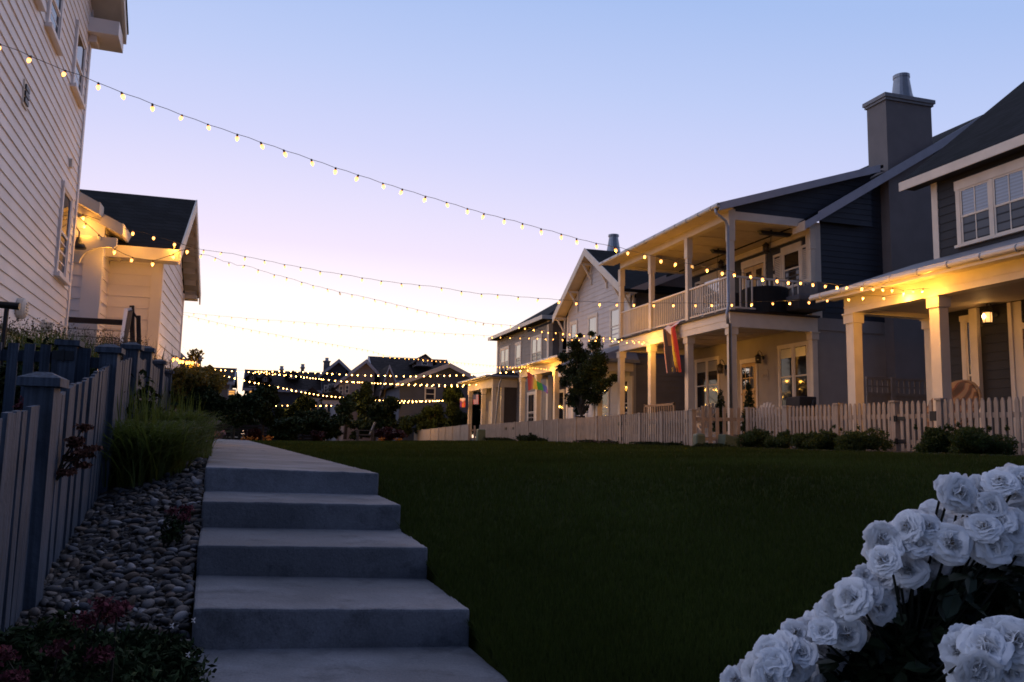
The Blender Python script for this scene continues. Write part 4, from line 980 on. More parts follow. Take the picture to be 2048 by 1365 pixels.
# side fence panel between the blue and navy houses
sp = thing('lattice_fence', (15, 17.4, -.1), 'tan privacy fence with open lattice top between the blue and navy houses', 'fence')
a = px_y(1733, 765, 17.6); b_ = px_y(1862, 752, 17.6)
zt2 = float((a[2]+b_[2])/2); x0 = float(a[0]); x1 = float(b_[0])+1.5
q = MB().box(x0, x1, 17.6, 17.63, -.2, zt2-.42)
k = int((x1-x0)/.17)
q.box(x0, x1, 17.585, 17.645, zt2-.04, zt2+.02).box(x0, x1, 17.59, 17.64, zt2-.46, zt2-.38)
for i in range(k): q.box(x0+i*.17, x0+i*.17+.05, 17.6, 17.63, zt2-.38, zt2-.04)
q.box(x0, x1, 17.602, 17.628, zt2-.24, zt2-.20)
q.build('panel', lattice_m, sp)
for xx in (x0+.75, x0+2.05): MB().box(xx, xx+.12, 17.54, 17.66, -.2, zt2+.03).build('post', lattice_m, sp)

# porch furniture of the blue house
def adirondack(loc, rz, label, group='adirondack chairs on the porches', m_=None):
    m_ = m_ or mat('white_slats', (.58,.53,.47), .6, .08, 5)
    t = thing('adirondack_chair', loc, label, 'chair', group, rz)
    keep = np.array(t.location)
    def B_(mb, nm): 
        me = mb.build(nm, m_); me.parent = t; return me
    # local axes: +x is forward
    q = MB(); 
    for k in range(7):
        y = -.27+k*.09; h = .98-.30*((y)/.27)**2*.6
        q.hexa([(-.16,y-.037,.24),(-.14,y-.037,.24),(-.14,y+.037,.24),(-.16,y+.037,.24),(-.44,y*1.15-.037,h),(-.42,y*1.15-.037,h),(-.42,y*1.15+.037,h),(-.44,y*1.15+.037,h)])
    q.bar((-.20,-.3,.40),(-.20,.3,.40),.03,.08).bar((-.34,-.32,.72),(-.34,.32,.72),.03,.08); B_(q, 'backrest')
    q = MB()
    for k in range(6): x = -.12+k*.09; q.hexa([(x,-.28,.26+.02*k),(x+.075,-.28,.275+.02*k),(x+.075,.28,.275+.02*k),(x,.28,.26+.02*k),(x,-.28,.28+.02*k),(x+.075,-.28,.295+.02*k),(x+.075,.28,.295+.02*k),(x,.28,.28+.02*k)])
    B_(q, 'seat')
    for sg in (-1, 1):
        B_(MB().box(-.34,.44, sg*.34-.07, sg*.34+.07, .56,.585), 'armrest')
        B_(MB().box(.36,.42, sg*.30-.02, sg*.30+.02, 0,.56), 'leg'); B_(MB().hexa([(-.5,sg*.28-.015,0),(-.38,sg*.28-.015,0),(-.38,sg*.28+.015,0),(-.5,sg*.28+.015,0),(.36,sg*.28-.015,.28),(.40,sg*.28-.015,.38),(.40,sg*.28+.015,.38),(.36,sg*.28+.015,.28)]), 'leg')
    return t
FZ = .22
def onp(px, py, X): p = px_x(px, py, X); return (X, float(p[1]), FZ)
adirondack(onp(1517, 800, 13.7), math.radians(200), 'white fan-backed garden chair left of the pair beside the oak door')
adirondack(onp(1553, 800, 13.7), math.radians(170), 'white fan-backed garden chair right of the pair in front of the right porch window')
adirondack(onp(1404, 815, 13.9), math.radians(75), 'white garden chair seen from the side, farthest left under the left porch window')
adirondack(onp(1418, 815, 13.4), math.radians(75), 'white garden chair seen from the side, next to the conifer under the left porch window')
# dark covered chair by the right window
p = px_x(1598, 800, 13.9); t = thing('covered_grill', (13.9, p[1], .22), 'dark slanted covered grill beside the right porch window', 'grill')
MB().hexa([(13.6,p[1]-.32,.22),(14.2,p[1]-.32,.22),(14.2,p[1]+.32,.22),(13.6,p[1]+.32,.22),(13.62,p[1]-.42,1.27),(14.15,p[1]-.42,1.27),(14.15,p[1]+.18,1.27),(13.62,p[1]+.18,1.27)]).build('cover', mat('dark_cover', (.03,.03,.032), .7), t, bevel=.03)
MB().tube([(13.95,p[1]-.48,1.0),(14.0,p[1]-.50,1.18)], .03, 8).tube([(13.95,p[1]-.40,1.08),(13.95,p[1]-.50,1.08)], .02, 6).build('handle', black, t)
for (px, pt, X, lab) in ((1498, 777, 13.2, 'conical potted conifer in front of the oak door'), (1441, 790, 13.2, 'conical potted conifer behind the downspout by the left porch window')):
    p = px_x(px, pt, X); H = float(p[2])+.05; t = thing('potted_conifer', (X, p[1], -.05), lab, 'potted plant', 'potted conifers')
    cs = []; rs = []
    for k in range(9): h = .35+(H-.40)*k/8; r_ = .26*(1-k/9.5)+.03; cs.append((X, p[1], -.05+h+.1)); rs.append((r_, r_, .12))
    leafmb(3600, cs, rs, .035, shell=.6, r=r5).build('foliage', leaf_d, t)
    MB().lathe((X, p[1], .22), [(.14,0),(.18,.28),(.20,.30),(.17,.31)], 14).build('pot', darkwood, t)
# balcony furniture
p = px_x(1530, 585, 13.6); t = thing('balcony_table', (13.6, p[1], zdk), 'round dark table under a draped cover on the balcony', 'table')
MB().lathe((13.6,p[1],zdk), [(.62,.0),(.64,.5),(.66,.70),(.64,.74),(.2,.75)], 22).build('table_cover', mat('black_cover', (.009,.009,.010), .8), t, smooth=False)
for dy in (1.0,):
    t = thing('balcony_chair', (13.6, p[1]+dy, zdk), 'dark rounded chair beside the covered balcony table', 'chair')
    MB().box(13.35,13.85,p[1]+dy-.25,p[1]+dy+.25,zdk+.02,zdk+.42).build('seat', darkwood, t, bevel=.03)
    MB().box(13.35,13.85,p[1]+dy+.20,p[1]+dy+.30,zdk+.42,zdk+.85).build('backrest', darkwood, t, bevel=.03)
p = px_x(1600, 590, 14.3); t = thing('balcony_sofa', (14.3, p[1], zdk), 'grey cushioned outdoor sofa at the near end of the balcony', 'sofa')
q = mat('grey_cushion', (.12,.115,.12), .85); MB().box(13.9,14.75,p[1]-.5,p[1]+.75,zdk+.05,zdk+.30).build('frame', darkwood, t)
MB().box(13.9,14.75,p[1]-.5,p[1]+.75,zdk+.301,zdk+.46).build('seat_cushion', q, t, bevel=.04); MB().box(14.5,14.8,p[1]-.5,p[1]+.75,zdk+.465,zdk+.85).build('back_cushion', q, t, bevel=.05)
for (a, b_, c, d_, lab) in ((1516, 436, 1580, 445, 'black strip heater under the balcony ceiling at the near end'), (1421, 460, 1458, 445, 'black strip heater under the balcony ceiling behind the downspout')):
    y = 20.55 if a > 1500 else 23.2; P0 = px_y(a, b_, y); P1 = px_y(c, d_, y); z = zu-.05
    t = thing('strip_heater', ((P0[0]+P1[0])/2, y, z), lab, 'heater', 'balcony heaters'); 
    MB().hexa([(P0[0]+.08,y-.10,z-.05),(P1[0]-.06,y-.10,z-.05),(P1[0]-.06,y+.06,z-.05),(P0[0]+.08,y+.06,z-.05),(P0[0],y-.10,z+.05),(P1[0],y-.10,z+.05),(P1[0],y+.06,z+.06),(P0[0],y+.06,z+.06)]).build('body', black, t)
    x = P0[0]*.6+P1[0]*.4; MB().box(x-.02,x+.02,y-.03,y+.03,z+.05,zu+.06).build('bracket', black, t)
    MB().tube([(x,y,z-.05),(x-.02,y+.05,z-.5),(XB-.6 if a > 1500 else x+.2,y+.4,z-1.0)], .008, 5).lathe((XB-.6 if a > 1500 else x+.2,y+.4,z-1.12), [(.01,.12),(.03,.08),(.025,0)], 8).build('pull_cord', cable_m, t)
# ---------------------------------------------------------------- HOUSE C: pale grey steep gable
C = thing('grey_gable_house', (15, 32.5, -.1), 'pale grey clapboard house with steep bracketed gable facing the lawn', 'house')
XC = 13.0; WC = 13.55
pk = px_x(1170, 503, XC); le = px_x(1106, 639, XC)
yp = float(pk[1]); zp = float(pk[2]); sC = (zp-float(le[2]))/(float(le[1])-yp); hw = float(le[1])-yp
def gC(y, dz=0): return zp-abs(y-yp)*sC+dz
y0w, y1w = yp-hw+.55, yp+hw-.55
f = front(WC, 0); w = MB()
zc0 = gC(y0w)-.25
siding(w, f, .2, zp-.2, lambda v: y0w if v < zc0 else max(y0w, yp-(zp-.12-v)/sC), lambda v: y1w if v < zc0 else min(y1w, yp+(zp-.12-v)/sC), .215)
w.build('wall', palegrey, C)
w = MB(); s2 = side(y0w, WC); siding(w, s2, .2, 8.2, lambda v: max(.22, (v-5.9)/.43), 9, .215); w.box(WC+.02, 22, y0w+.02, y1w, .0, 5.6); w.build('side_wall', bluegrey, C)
MB().box(WC-.035, WC+.22, y0w-.04, y0w-.001, .0, 5.6).build('corner_board', greytrim, C)
for q in (MB().box(WC-.04, WC-.001, y0w-.03, y0w+.2, .0, zc0), MB().box(WC-.04, WC-.001, y1w-.2, y1w+.02, .0, zc0)): q.build('corner_board', white, C)
XR3 = 19.0
for sg in (-1, 1):
    ye = yp+sg*hw
    MB().hexa([(XC,yp,zp-.0),(XR3,yp,zp),(XR3,ye,gC(ye)),(XC,ye,gC(ye)),(XC,yp,zp+.12),(XR3,yp,zp+.12),(XR3,ye,gC(ye)+.12),(XC,ye,gC(ye)+.12)] if sg < 0 else
              [(XC,ye,gC(ye)),(XR3,ye,gC(ye)),(XR3,yp,zp),(XC,yp,zp),(XC,ye,gC(ye)+.12),(XR3,ye,gC(ye)+.12),(XR3,yp,zp+.12),(XC,yp,zp+.12)]).build('roof', shingle, C)
    MB().hexa([(XC-.04,yp,zp-.20),(XC-.002,yp,zp-.20),(XC-.002,ye,gC(ye)-.20),(XC-.04,ye,gC(ye)-.20),(XC-.04,yp,zp+.14),(XC-.002,yp,zp+.14),(XC-.002,ye,gC(ye)+.14),(XC-.04,ye,gC(ye)+.14)]).build('rake_board', white, C)
    q = MB().hexa([(XC,yp,zp-.05),(WC,yp,zp-.05),(WC,ye,gC(ye)-.05),(XC,ye,gC(ye)-.05),(XC,yp,zp-.01),(WC,yp,zp-.01),(WC,ye,gC(ye)-.01),(XC,ye,gC(ye)-.01)])
    q.build('gable_soffit', soffit, C)
    for t in (.12, .52, .93) if sg > 0 else (.30, .62, .95):
        y = yp+sg*hw*t; z = gC(y)-.12
        q = MB().box(XC+.0, WC, y-.045, y+.045, z-.09, z).bar((XC+.1,y,z-.08),(WC-.05,y,z-.72),.07,.07,up=np.array([0,1,0.])).box(WC-.08, WC-.02, y-.045, y+.045, z-.95, z-.09)
        q.build('bracket', white, C)
# main roof behind and its rake towards us
MB().hexa([(13.62,y0w-.5,5.83),(20,y0w-.5,5.83+.43*6.4),(20,yp+10,5.83+.43*6.4),(13.62,yp+10,5.83),(13.62,y0w-.5,5.95),(20,y0w-.5,5.95+.43*6.4),(20,yp+10,5.95+.43*6.4),(13.62,yp+10,5.95)]).build('roof', shingle, C)
MB().hexa([(13.3,y0w-.54,5.58),(20,y0w-.54,5.58+.43*6.7),(20,y0w-.502,5.58+.43*6.7),(13.3,y0w-.502,5.58),(13.3,y0w-.54,5.86),(20,y0w-.54,5.86+.43*6.7),(20,y0w-.502,5.86+.43*6.7),(13.3,y0w-.502,5.86)]).build('rake_board', greytrim, C)
MB().box(13.26, 13.30, y0w-.54, y0w+.3, 5.5, 5.84).build('fascia', white, C)
def cy_(px, py, X=WC-.02): return fy(px, py, X)
for (l, r_) in ((1143,1154),(1178,1194),(1222,1240)):
    b_, a = cy_(l, 640), cy_(r_, 625); window(C, f, a+.03, b_-.03, 3.95, 5.35, cas=.13, pane_mat=glass_c, name='window')
a, b_ = cy_(1262, 790), cy_(1249, 790); window(C, f, a, b_, .55, 2.35, cas=.14, pane_mat=glass)
a, b_ = cy_(1216, 800), cy_(1201, 800); window(C, f, a, b_, .55, 2.35, cas=.14, pane_mat=glass)
a, b_ = cy_(1172, 800), cy_(1150, 800); window(C, f, a, b_, .8, 2.3, cas=.14, pane_mat=glass)
# front porch of C
pr0 = px_y(1196, 716, 28.6); pr1 = px_y(1279, 724, 28.6); zpC = float((pr0[2]+pr1[2])/2)
MB().hexa([(11.75,28.5,zpC),(WC+.1,28.5,zpC),(WC+.1,33.0,zpC),(11.75,33.0,zpC),(WC-.5,29.6,zpC+.62),(WC+.1,29.0,zpC+.72),(WC+.1,32.5,zpC+.72),(WC-.5,32.2,zpC+.62)]).build('porch_roof', metalroof, C)
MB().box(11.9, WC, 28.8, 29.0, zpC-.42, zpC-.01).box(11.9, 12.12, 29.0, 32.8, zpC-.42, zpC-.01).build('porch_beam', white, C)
MB().box(11.58, WC+.1, 28.44, 28.5, zpC-.10, zpC+.02).build('gutter', zinc, C)
for px in (1194,): y = fy(px, 790, 11.95); column(C, 11.93, 12.13, y-.1, y+.1, .0, zpC-.42)
column(C, 11.93, 12.13, 28.85, 29.05, .0, zpC-.42)
p = px_x(1227, 502, 15.2)
MB().lathe((15.2, p[1], p[2]-.5), [(.34,0),(.34,.4),(.30,.6),(.22,1.1),(.22,1.16),(.25,1.17),(.25,1.26),(.18,1.26)], 18).build('flue', zinc, C)

# ---------------------------------------------------------------- HOUSE D: taupe hip-roofed with two porches
D = thing('taupe_house', (17, 47, -.1), 'taupe clapboard house with hip roof and two cream porches, rainbow flag at its column', 'house')
XD = 15.0; XE = 14.4
n_ = px_x(1085, 638, XE); fa = px_x(977, 681, XE); zD = float(n_[2]+fa[2])/2; yD0, yD1 = float(n_[1]), float(fa[1])
wy0, wy1 = yD0+.55, fy(995, 700, XD)
f = front(XD, 0); w = MB(); siding(w, f, .0, zD, wy0+.28, wy1, .24); w.box(XD+.02, 23, wy0+.02, wy1, -.3, zD); s3 = side(wy0, XD); siding(w, s3, .0, zD, .2, 8, .24)
w.build('wall', taupe, D)
for q in (MB().box(XD-.04, XD-.001, wy0-.04, wy0+.28, .0, zD), MB().box(XD+.001, XD+.2, wy0-.04, wy0-.001, .0, zD), MB().box(XD-.04, XD-.001, wy1-.25, wy1+.02, 3.2, zD)): q.build('corner_board', white, D)
hp = px_x(1120, 596, XE+4.5); hz = zD+2.9
MB().add([(XE,yD0,zD),(23.4,yD0,zD),(23.4,yD1,zD),(XE,yD1,zD),(XE+4.5,yD0+4.2,hz),(XE+4.5,yD1-4.2,hz)], [(0,4,5,3),(0,1,4),(1,2,5,4),(2,3,5),(3,2,1,0)]).build('roof', shingle, D)
MB().box(XE-.04, XE-.001, yD0-.04, yD1+.04, zD-.02, zD+.20).box(XE-.001, 19, yD0-.04, yD0-.001, zD-.02, zD+.20).build('fascia', white, D)
for (l, r_, un) in ((1003,1018,2),(1033,1042,1),(1065,1083,2)):
    b_, a = fy(l, 700, XD), fy(r_, 690, XD); window(D, f, a, b_, 4.15, 5.85, units=un, cas=.16, pane_mat=glass_c, pane_low=glass)
window(D, s3, .75, 1.6, 4.15, 5.85, cas=.16, pane_mat=glass)
XP = 13.4
ys = [fy(px, 800, XP)-.15 for px in (1040, 1071, 1107)]
zP = float(px_x(1040, 757, XP)[2]); zPb = float(px_x(1107, 741, XP)[2]); zP = (zP+zPb)/2
near = fy(1136, 720, XP-.5)
MB().box(XP, XP+.25, near+.5, ys[0]+.35, zP, zP+.42).box(XP+.25, XD, ys[0]+.1, ys[0]+.35, zP, zP+.42).box(XP+.25, XD, near+.5, near+.75, zP, zP+.42).build('porch_beam', white, D)
MB().hexa([(XP-.5,near,zP+.5),(XD,near,zP+1.0),(XD,ys[0]+.8,zP+1.0),(XP-.5,ys[0]+.8,zP+.5),(XP-.5,near,zP+.56),(XD,near,zP+1.06),(XD,ys[0]+.8,zP+1.06),(XP-.5,ys[0]+.8,zP+.56)]).build('porch_roof', shingle2, D)
MB().box(XP+.25, XD, near+.75, ys[0]+.1, zP+.2, zP+.24).box(XP-.47, XP, near, ys[0]+.8, zP+.43, zP+.46).build('porch_ceiling', soffit, D)
gutter(D, XP-.55, near, ys[0]+.8, zP+.49, 10)
MB().tube([(XP-.5,near+.06,zP+.45),(XP-.4,near+.03,zP+.1),(XP+.0,near+.06,zP-.1),(XP+.05,near+.5,zP-.2),(XP+.05,near+.5,-.2)], .055, 8).build('downspout', zinc, D)
for y in ys+[near+.62]: column(D, XP+.01, XP+.24, y, y+.26, -.05, zP)
a, b_ = fy(1082, 830, XD), fy(1057, 830, XD)
window(D, f, a, b_, .5, 2.6, units=2, cas=.14, pane_mat=glass)
a, b_ = fy(1128, 830, XD), fy(1113, 830, XD)
window(D, f, a, b_, .8, 2.5, cas=.12, pane_mat=glass)
MB().bar((XP+.1, ys[0]+.3, .95), (XP+.6, ys[0]-1.0, -.1), .06, .12).build('stair_rail', palewood, D)
# second porch (farther)
XQ = 13.4; yq = [fy(937, 800, XQ)-.15, fy(963, 800, XQ)-.15]; ycn = fy(988, 752, XQ)
zQ = float(px_x(937, 785, XQ)[2]+px_x(963, 777, XQ)[2])/2
yn = ycn+.2; xs_ = float(px_y(1033, 757, yn)[0])
MB().box(XQ, XQ+.25, yn, yq[0]+.4, zQ, zQ+.5).box(XQ+.25, xs_+.6, yn, yn+.25, zQ, zQ+.5).box(XQ+.25, XD, yq[0]+.15, yq[0]+.4, zQ, zQ+.5).build('porch_beam', white, D)
MB().hexa([(XQ-.5,yn-.5,zQ+.62),(xs_+1,yn-.5,zQ+.62),(xs_+1,yq[0]+1,zQ+.62),(XQ-.5,yq[0]+1,zQ+.62),(XD,yn+.9,zQ+1.25),(xs_+1,yn+.9,zQ+1.25),(xs_+1,yq[0]-.4,zQ+1.25),(XD,yq[0]-.4,zQ+1.25)]).build('porch_roof', shingle2, D)
MB().box(XQ-.47, XD, yn-.47, yq[0]+.9, zQ+.52, zQ+.55).build('porch_ceiling', soffit, D)
MB().tube([(XQ-.55,yn-.5,zQ+.62),(XQ-.55,yq[0]+1,zQ+.62)], .075, 8).tube([(XQ-.55,yn-.55,zQ+.62),(xs_+1,yn-.55,zQ+.62)], .075, 8).tube([(XQ+.4,yn-.5,zQ+.55),(XQ+.3,yn-.4,zQ+.1),(XQ+.1,yn-.12,-.1),(XQ+.1,yn-.12,-.2)], .06, 8).build('gutter', zinc, D)
for y in yq: column(D, XQ+.01, XQ+.24, y, y+.28, -.05, zQ)
MB().box(XQ+.0, XQ+.24, yn+.02, yn+.26, -.05, zQ).box(XQ+.55, XQ+.75, yn+.03, yn+.2, -.05, zQ).build('column', post_white, D)
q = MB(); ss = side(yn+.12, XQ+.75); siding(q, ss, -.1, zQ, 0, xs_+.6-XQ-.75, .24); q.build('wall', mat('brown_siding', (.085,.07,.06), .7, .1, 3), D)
q = MB(); ff2 = front(XD-.5, 0); siding(q, ff2, -.1, zQ+.2, yn+.3, yq[0]-.3, .24); q.build('wall', taupe, D)
ym = fy(985, 820, XD-.5); MB().fb(ff2, ym-.35, ym+.7, -.05, 2.45, .02, .08).build('door', mat('cream_door', (.5,.45,.36), .6), D)
p = px_x(987, 795, XQ+.4)
tl = thing('porch_lamp', p, 'bright lit hanging lamp on the farther cream porch of the taupe house', 'lamp')
MB().lathe(p+[0,0,-.14], [(.02,0),(.08,.05),(.09,.12),(.06,.2)], 12).build('bulb', lampbulb, tl, smooth=True); ll = bpy.data.lights.new('lantern_light', 'POINT'); ll.energy = 14; ll.color = (1,.55,.2); ll.shadow_soft_size = .05; lo_ = bpy.data.objects.new('lantern_light', ll); COL.objects.link(lo_); lo_.parent = tl; lo_.location = (-.16,0,-.05)
MB().lathe(p+[0,0,.06], [(.13,0),(.05,.12),(.02,.16),(.02,zQ-float(p[2])+.4)], 10).build('lamp_cap', black, tl)

# ---------------------------------------------------------------- right-hand picket fences
def rfence(name, label, P0, P1, z0, z1, h, pitch, pw, style, posts, dense_h=None, m_=None, gate=None, group=None, pth=.55):
    P0 = np.array([*P0, 0.0]); P1 = np.array([*P1, 0.0]); L_ = np.linalg.norm(P1-P0); U = (P1-P0)/L_; Nn = np.array([-U[1], U[0], 0.0])
    if Nn[0] > 0 or (abs(Nn[0]) < .3 and Nn[1] > 0): Nn = -Nn
    t = thing(name, (*(P0+U*L_/2)[:2], (z0+z1)/2), label, 'fence' if not gate else 'gate', group)
    fr = FR(P0, U, Nn); zb = lambda u_: z0+(z1-z0)*u_/L_
    pts = sorted(posts); edges = [0]+[p for p in pts if 0 < p < L_]+[L_]
    for a, b_ in zip(edges[:-1], edges[1:]):
        if b_-a < .15: continue
        q = MB(); n = max(1, int((b_-a-.12)/pitch)); st = (b_-a-.12)/n
        for k in range(n):
            u_ = a+.06+st*(k+.5); zl = zb(u_)+.03; zh = zb(u_)+h+random.uniform(-.006,.006)
            P = fr.P
            if style == 'point':
                poly = [P(u_-pw/2,zl,0),P(u_+pw/2,zl,0),P(u_+pw/2,zh-.07,0),P(u_+pw*.2,zh-.005,0),P(u_-pw*.2,zh-.005,0),P(u_-pw/2,zh-.07,0)]
                q.prism(poly, Nn*.02)
            else: q.fb(fr, u_-pw/2, u_+pw/2, zl, zh, 0, .02)
        for hh in (.20, .70):
            ua, ub = a, b_; q.hexa([fr.P(ua,zb(ua)+h*hh-.04,-.001),fr.P(ub,zb(ub)+h*hh-.04,-.001),fr.P(ub,zb(ub)+h*hh-.04,-.035),fr.P(ua,zb(ua)+h*hh-.04,-.035),
                                     fr.P(ua,zb(ua)+h*hh+.045,-.001),fr.P(ub,zb(ub)+h*hh+.045,-.001),fr.P(ub,zb(ub)+h*hh+.045,-.035),fr.P(ua,zb(ua)+h*hh+.045,-.035)])
        q.build('picket_panel', m_ or fence_r, t)
    for p in pts:
        q = MB().fb(fr, p-.055, p+.055, zb(p)-.1, zb(p)+h-.02, -.06, .045); q = q.build('post', m_ or fence_r, t)
        MB().fb(fr, p-.075, p+.075, zb(p)+h-.019, zb(p)+h+.015, -.08, .065).build('post_cap', m_ or fence_r, q)
    return t, fr, zb
def onX(px, X, py=840): return fy(px, py, X)
X1 = 11.3
yg0 = onX(1881, X1)+.05; yg1 = onX(1793, X1)
rfence('picket_fence', 'pointed pale picket fence before the navy porch at the far right', (X1, 8.2), (X1, yg0), -.17, -.13, .96, .125, .075, 'point', [yg0-8.2-.06])
gt, fr, zb = rfence('picket_gate', 'pointed pale picket gate with black strap hinges in front of the navy house porch', (X1, yg0+.02), (X1, yg1-.02), -.13, -.12, .95, .135, .075, 'point', [], gate=True)
for z in (.62, .20): MB().fb(fr, yg1-yg0-.26, yg1-yg0+.12, z-.15, z-.08, .021, .03).fb(fr, yg1-yg0-.06, yg1-yg0+.0, z-.17, z-.06, .021, .045).build('hinge', black, gt)
hm = MB().fb(fr, -.02, .12, .45, .62, .021, .05); hm.build('latch', black, gt)
pp = [onX(px, X1)-yg1 for px in (1786, 1676, 1574, 1497)]
yE = onX(1492, X1)
rfence('picket_fence', 'pointed pale picket fence behind the row of boxwoods in front of the blue house', (X1, yg1), (X1, yE), -.12, -.10, .95, .125, .075, 'point', [.04]+pp[1:])
xj = float(px_y(1388, 860, yE)[0])
rfence('picket_fence', 'short flat-topped picket return with wide gaps behind the green utility boxes', (xj+.08, yE), (X1-.06, yE), -.12, -.10, .95, .185, .09, 'flat', [])
X2a, X2b = xj, 10.6
def x2(y): return X2a+(X2b-X2a)*(y-yE)/(41-yE)
yF = 41.0
P = []; 
for px in (1388, 1326, 1282, 1243, 1195, 1153, 1118, 1087, 1057, 1031):
    for y in np.arange(17, 45, .02):
        c_ = R.T @ np.array([x2(y), y, .3]); 
        if CX+F*c_[0]/c_[2] <= px: P.append(float(y-yE)); break
L2 = math.hypot(yF-yE, X2b-X2a)
t2, fr2, zb2 = rfence('picket_fence', 'long close-set flat-topped picket fence running away in front of the grey gable and taupe houses', (X2a, yE), (X2b, yF), -.11, -.22, .88, .13, .075, 'flat', [max(.06, p) for p in P])
for px, zz in ((1242,.62),(1242,.18),(1013,.62),(1028,.62)):
    for y in np.arange(17, 45, .02):
        c_ = R.T @ np.array([x2(y), y, .3])
        if CX+F*c_[0]/c_[2] <= px: uu = float(y-yE); MB().fb(fr2, uu-.14, uu+.14, zb2(uu)+zz-.05, zb2(uu)+zz+.05, .021, .04).build('hinge', black, t2); break
xk = float(px_y(938, 870, yF)[0])
rfence('picket_fence', 'short pointed picket gate section before the farther cream porch', (xk+.1, yF), (X2b-.06, yF), -.24, -.22, .86, .22, .10, 'point', [])
rfence('board_fence', 'long solid-looking pinkish board fence at the far end of the lawn', (xk, yF), (11.5, 74), -.26, -.62, .92, .115, .112, 'flat', [.06, 2.4, 4.8, 7.2, 9.6, 13, 17, 21, 26])

# ---------------------------------------------------------------- utility boxes, plants and things along the fence
def ub(px, pyb, w, h, X, label, kind, group=None):
    y = fy(px, pyb, X); z = float(lawn_z(X, y))-.03; t = thing('utility_box', (X, y, z), label, 'utility box', group)
    if kind == 'dome':
        MB().hexa([(X-w/2,y-w/2,z),(X+w/2,y-w/2,z),(X+w/2,y+w/2,z),(X-w/2,y+w/2,z),(X-w*.44,y-w*.44,z+h),(X+w*.44,y-w*.44,z+h),(X+w*.44,y+w*.44,z+h),(X-w*.44,y+w*.44,z+h)]).build('cover', utilgreen, t, bevel=.05)
        MB().box(X-w*.55,X+w*.55,y-w*.55,y+w*.55,z-.03,z+.05).build('base', utilgreen, t)
    else:
        MB().hexa([(X-w/2,y-w*.4,z),(X+w/2,y-w*.4,z),(X+w/2,y+w*.4,z),(X-w/2,y+w*.4,z),(X-w*.42,y-w*.4,z+h),(X+w/2,y-w*.4,z+h*.75),(X+w/2,y+w*.4,z+h*.75),(X-w*.42,y+w*.4,z+h)]).build('cover', utilgreen, t, bevel=.025)
        MB().box(X-w*.56,X+w*.56,y-w*.46,y+w*.46,z-.05,z+.03).build('base', conc, t)
ub(1398, 890, .25, .36, 9.75, 'slim rounded green utility pedestal at the fence corner', 'dome')
ub(1457, 893, .42, .36, 10.6, 'squat sloped green utility box left of the boxwood row', 'box')
ub(961, 888, .40, .60, 9.3, 'grey green utility pedestal far off before the farther cream porch', 'dome')
def shrub(px, pyb, pyt, X, wpx, n, m_, label, name='boxwood_shrub', cat='shrub', ls=.035, group='boxwoods along the right fence', flowers=None):
    y = fy(px, pyb, X); c_ = R.T @ np.array([X, y, 0]); d = c_[2]; z = float(lawn_z(X, y)); H = (pyb-pyt)/F*d; Wd = wpx/F*d/2*1.32
    cs = []; rs = []
    for k in range(16):
        a = r5.random()*6.283; rr = math.sqrt(r5.random())*.80; zz = .12+.72*r5.random()**.8*(1-.45*rr*rr); cs.append((X+Wd*rr*math.cos(a)*.9, y+Wd*rr*math.sin(a)*.9, z+H*zz*.82)); r_ = Wd*(.30+.18*r5.random()); rs.append((r_, r_, min(r_, H*.25)))
    t = thing(name, (X, y, z), label, cat, group)
    ls *= .72; fo = leafmb(int(n*2.2), cs, rs, ls, shell=.6, r=r5)
    sg = [(X+Wd*(r5.random()*2-1)*.75, y+Wd*(r5.random()*2-1)*.75, z+H*(.72+.20*r5.random())) for _ in range(5)]
    V_, Q_ = leafcloud(n//24, sg, [(Wd*.08,Wd*.08,H*.10)]*5, ls, shell=.2, r=r5); fo.arrays(V_, Q_); fo.build('foliage', m_, t)
    if flowers: leafmb(n//4, [(a, b_, c+H*.06) for a, b_, c in cs[:8]], rs[:8], ls*.7, shell=.85, r=r5).build('flower', flowers, t)
XS = 10.75
for (px, pyt, wpx, lab) in ((1515, 858, 62, 'small round boxwood next to the squat utility box'), (1566, 862, 56, 'second boxwood of the row, low and dark'), (1614, 858, 58, 'third boxwood of the row, in the middle'), (1660, 856, 58, 'fourth boxwood of the row, slightly taller'), (1734, 846, 92, 'large boxwood at the left side of the strap-hinged gate')):
    shrub(px, 903, pyt, XS, wpx, 4200, leaf_b, lab)
shrub(1876, 908, 846, 10.7, 68, 4800, leaf_b, 'boxwood in front of the gate latch post'); shrub(1957, 912, 843, 10.6, 100, 6500, leaf_b, 'widest boxwood at the far right below the patterned round chair')
shrub(1056, 888, 868, 9.9, 36, 1500, leaf_d, 'lone round shrub before the fence of the taupe house', group='low plants along the fence', ls=.05)
for (px, w_, lab, fl_) in ((985, 44, 'low weedy plants by the far utility pedestal', None), (1012, 30, 'small weedy clump left of the lone round shrub', None), (1085, 24, 'small weedy clump right of the lone round shrub', None), (1185, 60, 'low dark plants with pale pink blooms under the small tree', pinkp), (1222, 44, 'low dusky plants with pink blooms near the hinged picket post', pinkp), (1310, 70, 'low dark plants at the foot of the close-set pickets', None), (1352, 50, 'low dark plants left of the slim utility pedestal', None), (1430, 70, 'low dark plants around the squat utility box', None)):
    shrub(px, 889, 878, 9.85 if px < 1380 else 9.9, w_, 1100, leaf_d, lab, 'low_plant', 'plant', .04, 'low plants along the fence', fl_)

